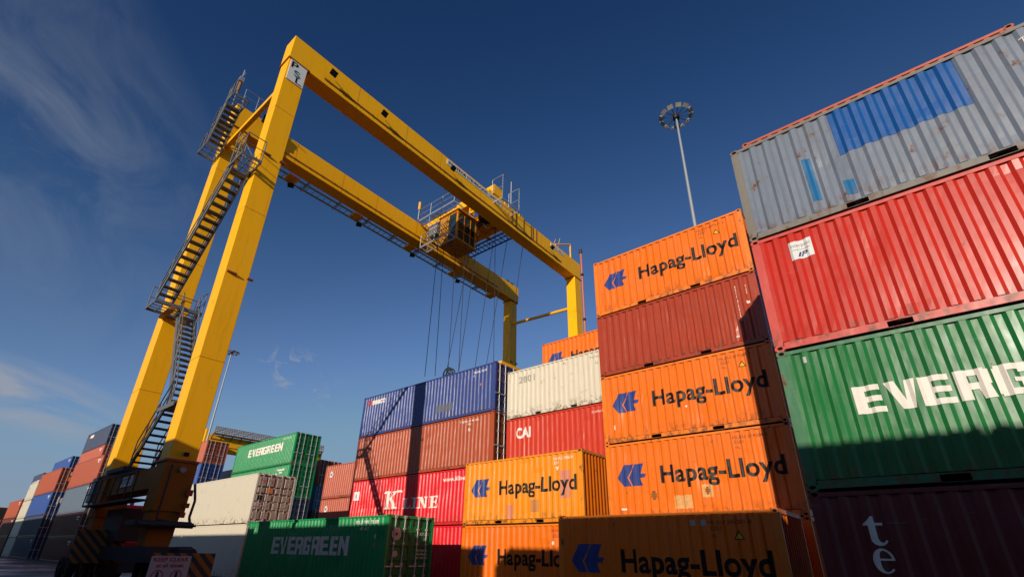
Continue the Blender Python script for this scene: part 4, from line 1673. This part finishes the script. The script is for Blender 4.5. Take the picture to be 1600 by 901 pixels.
    Pp = [rect(.0, .0, .28, 1), rect(.28, .84, .74, 1), rect(.66, .52, .96, .92), rect(.28, .42, .78, .58)]
    Lp = [rect(.0, .0, .24, 1), rect(.24, .0, 1.0, .16)]
    for nm, pol, a, b, z0, z1, mt, lf in (('lettering', Pp, 5.34, 5.66, 22.90, 23.30, m_black, .066), ('lettering', strip(arcS + arcS2[1:], .17), 5.52, 5.84, 22.46, 22.87, m_teal, .072), ('lettering', Lp, 5.70, 6.03, 22.11, 22.45, m_black, .066)):
        bm = fit(poly_bm(pol), a, b, z0, z1)
        on_plane(bm, nm, mt, sg, loc((xp + lf, 0, 0)), (0, 1, 0), (0, 0, 1))
    # plate on the sill
    mb = PB()
    mb.box((-23.0, YA + .07, 3.50), (-21.7, YA + .095, 3.86))
    sg = mb.build('number_plate', m_signw)
    on_plane(fit(font_polys('RTG 2', .03), -22.9, -21.8, 3.58, 3.78, (0, .7)), 'lettering', m_navyink, sg, loc((0, YA + .066, 0)), (1, 0, 0), (0, 0, 1))
    # tie beams between the portals
    mb = PB()
    mb.bar((-19.5, YA + .12, 21.55), (-26.1, YA + .12, 21.75), .20, .26)
    mb.build('tie_beam', m_yellow)
    mb = PB()
    mb.tube((-19.5, YB - .5, 20.75), (-25.7, YB - .5, 21.10), .13, 10)
    mb.build('tie_beam', m_yellow)
    # stairs
    stair(G, (-22.6, 4.15), (-20.55, 6.15), 5.25, 5.95, 9, mat=m_dark)
    mb = PB()
    mb.box((-21.3, 5.2, 6.16), (-19.6, 6.2, 6.22))
    mb.box((-21.3, 5.2, 6.05), (-19.6, 5.24, 6.16))
    handrail(mb, [(-21.3, 6.2, 6.2), (-19.8, 6.2, 6.2)], step=.8)
    mb.build('landing', m_stair)
    mb = PB()
    grating(mb, -23.9, -21.8, 4.95, 6.2, 4.12)
    mb.build('landing', m_dark)
    stair(G, (-20.9, 6.25), (-24.0, 11.15), 5.45, 6.10, 17)
    mb = PB()
    grating(mb, -24.75, -23.45, 4.42, 6.2, 11.22)
    handrail(mb, [(-24.75, 4.42, 11.22), (-24.75, 6.2, 11.22), (-23.45, 6.2, 11.22)], step=.6)
    mb.build('landing', m_stair)
    mb = PB()
    mb.box((-24.9, 5.0, 10.95), (-23.4, 5.19, 11.1))
    mb.build('landing_bracket', m_yshade)
    stair(G, (-23.85, 11.25), (-18.95, 16.2), 4.46, 5.08, 18)
    mb = PB()
    grating(mb, -19.3, -18.0, 4.40, 5.14, 16.25)
    handrail(mb, [(-19.3, 4.40, 16.25), (-18.0, 4.40, 16.25), (-18.0, 5.14, 16.25)], step=.45)
    handrail(mb, [(-19.3, 5.14, 16.25), (-19.3, 4.40, 17.1)], step=.45)
    mb.build('landing', m_stair)
    # steep top stair and railed platforms at the head of the rear portal
    stair(G, (-25.1, 21.2), (-23.9, 23.6), 4.42, 5.12, 9)
    mb = PB()
    grating(mb, -26.1, -25.0, 4.38, 5.16, 21.2)
    handrail(mb, [(-25.0, 4.38, 21.2), (-26.1, 4.38, 21.2), (-26.1, 5.16, 21.2)], step=.45)
    mb.build('landing', m_stair)
    mb = PB()
    grating(mb, -25.3, -24.7, 4.40, 5.14, 22.6, step=.2)
    handrail(mb, [(-24.7, 4.40, 22.6), (-25.3, 4.40, 22.6), (-25.3, 5.14, 22.6)], step=.4)
    mb.build('landing', m_stair)
    mb = PB()
    grating(mb, -24.1, -23.1, 4.40, 5.16, 23.6)
    handrail(mb, [(-23.1, 4.40, 23.6), (-24.1, 4.40, 23.6)], step=.5)
    mb.build('landing', m_stair)
    mb = PB()
    handrail(mb, [(-25.0, 5.3, 25.12), (-25.0, 6.8, 25.12)], step=.55)
    mb.build('handrail', m_galv)
    mb = PB()
    mb.box((-25.0, 6.5, 24.6), (-24.75, 6.9, 25.05))
    mb.build('camera_housing', m_dark)
    mb = PB()
    mb.tube((-24.25, 4.75, 23.6), (-24.25, 4.75, 26.6), .04, 8)
    mb.tube((-24.25, 4.75, 24.9), (-24.25, 4.75, 25.6), .08, 8, 1)
    mb.box((-24.5, 4.62, 25.6), (-24.1, 4.85, 25.95))
    mb.tube((-24.6, 4.75, 26.1), (-23.9, 4.75, 26.1), .03, 6)
    mb.build('wind_gauge_mast', [m_galv, paint('rust_sleeve', (0.30, 0.14, 0.05, 1), .4, .5)])
    # walkway slung along the rear girder
    mb = PB()
    x0, x1 = -27.35, -26.72
    grating(mb, x0, x1, 7.5, 29.0, 23.62, step=.42)
    for y in [8.2 + 2.4 * i for i in range(9)]:
        mb.bar((x0 - .05, y, 23.50), (-26.1, y, 23.62), .10, .14)
        mb.bar((x0, y, 23.5), (-26.2, y, 23.25), .06, .10)
    mb.build('walkway', m_galv)
    for i in range(5):
        y = 9.6 + i * 4.9
        mb = PB()
        mb.box((-27.1, y - .35, 23.30), (-26.3, y + .35, 23.42))
        mb.build('walkway_bracket', m_yellow)
    for y in (9.7, 14.9, 19.9, 25.0):
        floodlight(G, *loc((-26.85, y, 22.98)), d=(.3, -.2, -1))
    # far end: service post, gate frame and camera
    mb = PB()
    mb.tube((-18.50, YB + .22, .3), (-18.62, YB + .22, 26.4), .10, 8)
    mb.tube((-18.62, YB + .22, 26.4), (-18.62, YB + .10, 26.75), .16, 8, 1)
    for z in (24.0, 19.6, 16.6):
        mb.box((-18.66, YB + .02, z), (-18.45, YB + .24, z + .16), 1)
    mb.build('conduit_post', [paint('pink_primer', (0.42, 0.12, 0.07, 1), .2, .5), m_dark])
    mb = PB()
    mb.path([(-18.8, 28.4, 25.1), (-18.8, 28.4, 25.3), (-18.8, 30.75, 26.6), (-18.8, 30.75, 25.1)], .07, 8)
    mb.path([(-19.3, 28.6, 25.1), (-19.3, 29.2, 26.5)], .02, 5)
    mb.path([(-19.3, 29.3, 25.1), (-19.3, 29.9, 27.0)], .02, 5)
    mb.build('limit_switch_frame', m_yellow)
    mb = PB()
    mb.tube((-26.1, YB - 1.3, 25.1), (-26.1, YB - 1.3, 25.5), .22, 10)
    mb.box((-26.35, YB - .9, 25.1), (-25.9, YB - .5, 25.45))
    mb.build('buffer', m_dark)
    # step bands on the girder
    for y in (25.0, 25.45, 22.4, 22.9):
        mb = PB()
        mb.box((xs(y) + .003, y, zt + .45), (xs(y) + .05, y + .05, GT_))
        mb.build('step_rung', m_yshade)

    # trolley
    TR = bpy.data.objects.new('trolley', None)
    COL.objects.link(TR)
    TR.parent = G
    TR.location = loc((-22, 22.3, GT_ + .03))
    TT = Vector((-22, 21.5, GT_ + .15))

    class TB(MB):
        def build(self, name, mats, parent=TR, loc=None, smooth=False):
            if parent is TR:
                self.v = [(v[0] - TT.x, v[1] - TT.y, v[2] - TT.z) for v in self.v]
            return MB.build(self, name, mats, parent, loc, smooth)
    z = GT_ + .15
    mb = TB()
    for y in (19.4, 21.2, 23.0):
        mb.box((-26.4, y - .16, z), (-18.9, y + .16, z + .45))
    for x in (-26.2, -22.6, -20.9, -19.1):
        mb.box((x - .15, 19.2, z + .003), (x + .15, 23.4, z + .42))
    mb.box((-24.6, 20.9, z + .15), (-19.3, 22.95, z + .18))
    mb.box((-26.0, 20.2, z + .15), (-24.2, 21.1, z + .18))
    for x in (-24.4, -23.5, -21.8):
        mb.box((x - .06, 19.5, z - .25), (x + .06, 20.1, z + .1))
    mb.build('trolley_frame', m_yellow)
    mb = TB()
    mb.box((-25.4, 20.2, z + .46), (-23.0, 22.6, z + 1.5))
    mb.tube((-22.6, 20.0, z + .95), (-19.8, 20.0, z + .95), .42, 18)
    mb.tube((-22.6, 22.2, z + .95), (-19.8, 22.2, z + .95), .42, 18)
    mb.box((-19.7, 19.8, z + .46), (-18.9, 20.7, z + 1.3))
    mb.build('hoist_drum', m_yellow)
    mb = TB()
    for (x, y, zz, a, b, c) in ((-25.2, 19.35, z + .02, .8, .5, 1.0), (-24.0, 19.3, z + .02, .5, .4, .7), (-22.9, 19.9, z - .75, .7, .5, .6), (-21.2, 20.6, z - .35, .5, .9, .4), (-20.3, 22.1, z - .3, .8, .6, .35), (-22.8, 22.0, z + .5, 1.2, .7, .8), (-25.5, 20.3, z - .45, .5, .5, .4)):
        mb.box((x, y, zz), (x + a, y + b, zz + c))
        mb.build('motor_box', m_dark)
        mb = TB()
    for (x, y) in ((-23.4, 21.3), (-22.5, 21.3), (-21.6, 21.3), (-20.8, 21.4)):
        mb.tube((x, y - .05, z - .12), (x, y + .05, z - .12), .34, 14)
        mb.build('rope_sheave', m_dark)
        mb = TB()
    mb.path([(-25.4, 18.9, z - .1), (-24.9, 18.9, z - 1.0), (-24.3, 18.9, z - 1.25), (-23.7, 18.9, z - .9), (-23.3, 18.9, z - .2)], .03, 5)
    mb.build('cable_loop', m_dark)
    mb = TB()
    mb.path([(-21.3, 20.9, z - .2), (-20.9, 21.3, z - .9), (-20.4, 21.6, z - 1.0), (-20.0, 21.9, z - .4)], .03, 5)
    mb.build('cable_loop', m_dark)
    mb = TB()
    for (x, y) in ((-22.2, 19.42), (-21.0, 19.42), (-20.1, 19.42)):
        mb.box((x, y, z - .62), (x + .10, y + .45, z + .05))
        mb.box((x, y, z - .70), (x + .45, y + .10, z - .55))
        mb.build('bracket', m_yellow)
        mb = TB()
    for i in range(12):                                     # mesh guard before the cab
        x = -24.2 + i * .24
        mb.tube((x, 17.86, 22.2), (x + .7, 17.86, 23.2), .018, 4)
        mb.tube((x + .7, 17.86, 22.2), (x, 17.86, 23.2), .018, 4)
    mb.build('mesh_guard', m_dark)
    mb = TB()
    for y in (19.7, 22.7):
        for x in (-26.1, -19.12):
            mb.tube((x - .08, y, z - .02), (x + .08, y, z - .02), .20, 12)
    mb.build('rail_wheel', m_dark)
    mb = TB()                                               # near walkway
    grating(mb, -25.3, -21.4, 18.2, 19.2, z, step=.45)
    handrail(mb, [(-25.3, 18.2, z), (-21.4, 18.2, z)], step=1.1)
    handrail(mb, [(-25.3, 18.2, z), (-25.3, 19.2, z)], step=.9)
    mb.build('walkway', m_galv)
    mb = TB()
    mb.tube((-25.3, 18.1, z), (-25.3, 18.1, z + 1.7), .05, 6)
    mb.tube((-25.3, 18.1, z + 1.0), (-25.3, 18.1, z + 1.7), .10, 8, 1)
    mb.build('antenna_post', [m_galv, m_yellow])
    mb = TB()                                               # far walkway
    grating(mb, -26.0, -19.5, 23.45, 24.4, z, step=.42, w=.05)
    handrail(mb, [(-26.0, 24.4, z), (-19.5, 24.4, z)], step=1.3)
    mb.build('walkway', m_dark)
    mb = TB()                                               # outer walkway over the front girder
    grating(mb, -18.9, -17.9, 19.6, 21.5, z - .6, step=.35)
    handrail(mb, [(-18.9, 19.6, z - .6), (-17.9, 19.6, z - .6), (-17.9, 21.5, z - .6), (-18.9, 21.5, z - .6)], h=2.1, r=.03, step=.7)
    mb.build('walkway', m_galv)
    # operator cab hanging under the trolley
    CB = bpy.data.objects.new('cab', None)
    COL.objects.link(CB)
    CB.parent = TR
    mb = MB()
    a, b = Vector((-23.2, 18.6, 22.1)) - TT, Vector((-21.3, 20.6, 24.6)) - TT
    mb.box((a.x, a.y, a.z), (b.x, b.y, a.z + .12))
    mb.box((a.x, a.y, b.z - .15), (b.x, b.y, b.z))
    for x in (a.x, b.x - .14):
        for y in (a.y, b.y - .14):
            mb.box((x + .003, y + .003, a.z + .1), (x + .137, y + .137, b.z - .1))
    mb.box((a.x, a.y + .02, a.z + .1), (a.x + .06, b.y - .02, b.z - .1))
    mb.box((a.x + .1, a.y + .01, a.z + .1), (a.x + 1.0, a.y + .07, b.z - .1))
    for t in (.36, .68):
        yy = a.y + (b.y - a.y) * t
        mb.box((b.x - .045, yy - .03, a.z + .1), (b.x + .005, yy + .03, b.z - .1))
    mb.box((b.x - .045, a.y + .1, a.z + .85), (b.x + .004, b.y - .1, a.z + .91))
    mb.box((b.x - .9, a.y + .012, a.z + .8), (b.x - .1, a.y + .06, a.z + .87))
    mb.box((a.x - .1, a.y - .12, b.z - .02), (b.x + .15, b.y, b.z + .05))
    for p0, p1 in (((a.x + .1, a.y - .05, a.z), (a.x + .9, a.y - .05, a.z + 1.1)), ((a.x + .9, a.y - .05, a.z), (a.x + .1, a.y - .05, a.z + 1.1))):
        mb.tube(p0, p1, .02, 5)
    o = mb.build('cab_body', paint('dirty_cab_yellow', (0.62, 0.25, 0.004, 1), .4, .5, dirt=.6), TR)
    bpy.data.objects.remove(CB)
    mb = MB()
    mb.box((b.x - .05, a.y + .15, a.z + .14), (b.x - .02, b.y - .15, b.z - .16))
    mb.box((a.x + 1.02, a.y + .03, a.z + .14), (b.x - .15, a.y + .05, b.z - .16))
    mb.box((a.x + .15, b.y - .05, a.z + .14), (b.x - .15, b.y - .03, b.z - .16))
    mb.build('window', m_glass, o)
    mb = TB()                                               # cab access balcony
    grating(mb, -24.4, -23.2, 17.9, 18.58, 22.2, step=.38)
    handrail(mb, [(-24.4, 17.9, 22.2), (-21.4, 17.9, 22.2)], step=.7)
    grating(mb, -23.2, -21.4, 17.9, 18.58, 22.2, step=.38)
    for x in (-24.3, -23.3):
        mb.bar((x, 18.5, 22.2), (x, 19.2, z), .07, .07)
    mb.box((-24.3, 18.5, 23.4), (-23.4, 18.9, 24.2))
    mb.build('cab_balcony', m_galv)

    # hoist ropes
    ropes = [((-22.0, 18.4, z), (-23.5, 19.6, 12.0)), ((-23.0, 19.7, z), (-23.3, 20.3, 12.2)), ((-22.4, 20.4, z), (-22.5, 20.7, 12.4)), ((-21.6, 20.6, z), (-21.7, 20.9, 12.4)),
             ((-21.3, 21.8, z), (-21.9, 21.1, 12.4)), ((-22.6, 22.4, z), (-22.9, 20.9, 12.3)), ((-21.0, 23.2, z), (-21.0, 23.6, 12.0)), ((-22.0, 24.2, z), (-22.0, 22.6, 12.0)),
             ((-20.2, 24.0, z), (-22.2, 23.8, 12.0)), ((-19.6, 25.2, z - .3), (-20.4, 23.9, 12.0))]
    for p, q in ropes:
        mb = PB()
        mb.tube(p, q, .022, 5)
        mb.build('hoist_rope', m_dark)
    return G


CR = build_crane()

# spreader resting low behind the blue container
sp_ = empty('spreader', (-22.6, 20.9, 11.5), 'dark spreader head just above the blue container, hanging from the ropes', 'spreader')
mb = MB()
mb.box((-3.0, -.5, 0), (3.0, .5, .35))
mb.box((-5.4, -.9, .0), (-5.1, .9, .3))
mb.box((5.1, -.9, .0), (5.4, .9, .3))
mb.box((-5.3, -.18, .02), (5.3, .18, .32))
mb.build('spreader_beam', m_yellow, sp_)
mb = MB()
for a in range(12):
    t0, t1 = 2 * math.pi * a / 12, 2 * math.pi * (a + 1) / 12
    for y in (-.12, .12):
        mb.tube((.42 * math.cos(t0), y, .85 + .42 * math.sin(t0)), (.42 * math.cos(t1), y, .85 + .42 * math.sin(t1)), .05, 6)
for a in range(6):
    t0 = 2 * math.pi * a / 6
    mb.tube((0, 0, .85), (.42 * math.cos(t0), 0, .85 + .42 * math.sin(t0)), .035, 6)
mb.build('head_sheave', m_dark, sp_)

# ------------------------------------------------------------------ second gantry, far left
g2 = empty('gantry_crane', (-122, 53, 0), 'distant yellow gantry crane with a railed walkway, behind the green container', 'gantry crane')
mb = MB()
for x in (-4, 4):
    for y in (-13, 13):
        mb.box((x - .5, y - .5, 0), (x + .5, y + .5, 22.0))
        mb.build('leg', m_yellow, g2)
        mb = MB()
for x in (-4, 4):
    mb = MB()
    mb.box((x - .55, -13.6, 21.9), (x + .55, 13.6, 24.1))
    mb.build('girder', m_yellow, g2)
mb = MB()
mb.box((-4.5, -14.2, 22.4), (4.5, -13.6, 25.2))
mb.build('end_frame', m_yellow, g2)
mb = MB()
for i in range(14):
    y = -13 + i * 2
    mb.bar((4.55, y, 23.2), (5.9, y, 24.4), .18, .25)
    mb.tube((5.9, y, 24.4), (5.9, y, 25.7), .08, 5)
    if i < 13:
        mb.tube((5.9, y, 24.4), (5.9, y + 2, 25.6), .05, 5)
mb.box((4.55, -13, 24.2), (5.95, 13, 24.4))
for h in (24.75, 25.1, 25.4, 25.7):
    mb.tube((5.9, -13, h), (5.9, 13, h), .08, 5)
for i in range(52):
    mb.tube((5.9, -13 + i * .5, 24.4), (5.9, -13 + i * .5, 25.7), .05, 4)
mb.build('walkway', paint('grimy_yellow', (0.30, 0.13, 0.01, 1), .5, .6), g2)
for y in (-13, 13):
    mb = MB()
    mb.box((-6, y - .7, .8), (6, y + .7, 2.4))
    mb.build('sill_beam', m_yellow, g2)
    for x in (-4.5, 4.5):
        wheel(g2, (x, y, .8), .8, .6)


# ------------------------------------------------------------------ light masts
def mast(x, y, h, label, n=12):
    r = empty('light_mast', (x, y, 0), label, 'light mast')
    mb = MB()
    mb.tube((0, 0, 0), (0, 0, h * .5), .26, 12, 0, .19)
    mb.tube((0, 0, h * .5), (0, 0, h), .19, 12, 0, .10)
    mb.build('pole', m_galv, r, smooth=False)
    mb = MB()
    mb.tube((0, 0, h - .3), (0, 0, h + .35), .30, 10)
    rad = 1.35
    for i in range(24):
        a, b = 2 * math.pi * i / 24, 2 * math.pi * (i + 1) / 24
    for i in range(n):
        a = 2 * math.pi * i / n
        mb.tube((0, 0, h + .05), (rad * math.cos(a), rad * math.sin(a), h + .05), .03, 5)
    mb.build('head_frame', m_dark, r)
    for i in range(n):
        a = 2 * math.pi * i / n
        d = Vector((math.cos(a), math.sin(a), -.9)).normalized()
        s = Vector((-math.sin(a), math.cos(a), 0))
        u = s.cross(d)
        c = Vector((rad * math.cos(a), rad * math.sin(a), h + .05))
        mb = MB()
        q0 = [c + d * .14 + s * ii * .26 + u * j * .20 for ii, j in ((-1, -1), (1, -1), (1, 1), (-1, 1))]
        q1 = [c - d * .14 + s * ii * .18 + u * j * .13 for ii, j in ((-1, -1), (1, -1), (1, 1), (-1, 1))]
        mb.hexa(q0, q1, 0)
        q2 = [v + d * .01 for v in q0]
        mb.hexa([c + (v - c) * .9 for v in q0], [c + (v - c) * .9 + d * .006 for v in q0], 1)
        mb.build('floodlight', [plain('lamp_housing', (0.26, 0.24, 0.20, 1), .5), plain('lamp_lens', (0.55, 0.53, 0.48, 1), .25)], r)
    return r


mast(-9.29, 35.6, 40, 'tall slim light mast with a ring of floodlights above the orange stack')
mast(-108.5, 36.4, 40, 'distant slender light mast right of the crane leg')

# ------------------------------------------------------------------ red yard tractor in the lane
tk = empty('yard_truck', (-30.5, 7.9, 0), 'red truck cab seen in shade through the crane base', 'truck')
mb = MB()
cabp = [(-1.3, .9), (1.2, .9), (1.42, 1.7), (1.15, 3.15), (.9, 3.35), (-1.2, 3.35), (-1.3, 3.2)]
for sgn in (0,):
    n = len(cabp)
    vs = [(x, -1.2, z) for x, z in cabp] + [(x, 1.2, z) for x, z in cabp]
    mb.add(vs, [tuple(range(n)), tuple(range(2 * n - 1, n - 1, -1))] + [(i, (i + 1) % n, n + (i + 1) % n, n + i) for i in range(n)])
o = mb.build('cab', paint('truck_red', (0.55, 0.012, 0.012, 1), .05, .25), tk)
bv = o.modifiers.new('bevel', 'BEVEL')
bv.width = .07
bv.segments = 3
mb = MB()
mb.hexa([(1.415, -1.05, 1.80), (1.415, 1.05, 1.80), (1.205, 1.0, 2.95), (1.205, -1.0, 2.95)], [(1.435, -1.05, 1.80), (1.435, 1.05, 1.80), (1.225, 1.0, 2.95), (1.225, -1.0, 2.95)])
mb.build('windscreen', m_glass, tk)
for sgn in (-1, 1):
    mb = MB()
    mb.box((-.5, sgn * 1.205 - .012, 1.85), (1.0, sgn * 1.205 + .012, 2.9))
    mb.build('window', m_glass, tk)
    mb = MB()
    mb.box((1.3, sgn * 1.45 - .1, 1.9), (1.4, sgn * 1.45 + .1, 2.5))
    mb.tube((1.2, sgn * 1.2, 2.6), (1.35, sgn * 1.45, 2.5), .025, 6)
    mb.build('mirror', m_dark, tk)
    mb = MB()
    mb.tube((1.30, sgn * .85, 1.1), (1.44, sgn * .85, 1.1), .14, 14)
    mb.build('headlight', m_galv, tk)
for x in (-.95, -.3, .35, .9):
    mb = MB()
    mb.tube((.5, x, 3.35), (.5, x, 3.50), .09, 10)
    mb.build('roof_light', paint('lamp_red', (0.6, 0.03, 0.02, 1), 0, .2), tk)
mb = MB()
mb.box((-6.5, -.5, .75), (1.1, .5, 1.0))
mb.box((-3.2, -1.2, 1.0), (-1.5, 1.2, 1.25))
mb.build('chassis', m_dark, tk)
mb = MB()
mb.box((1.2, -1.2, .45), (1.55, 1.2, .9))
mb.build('bumper', m_dark, tk)
for x in (.3, -3.6, -5.0):
    for y in (-1.0, 1.0):
        wheel(tk, (x, y, .52), .52, .34)
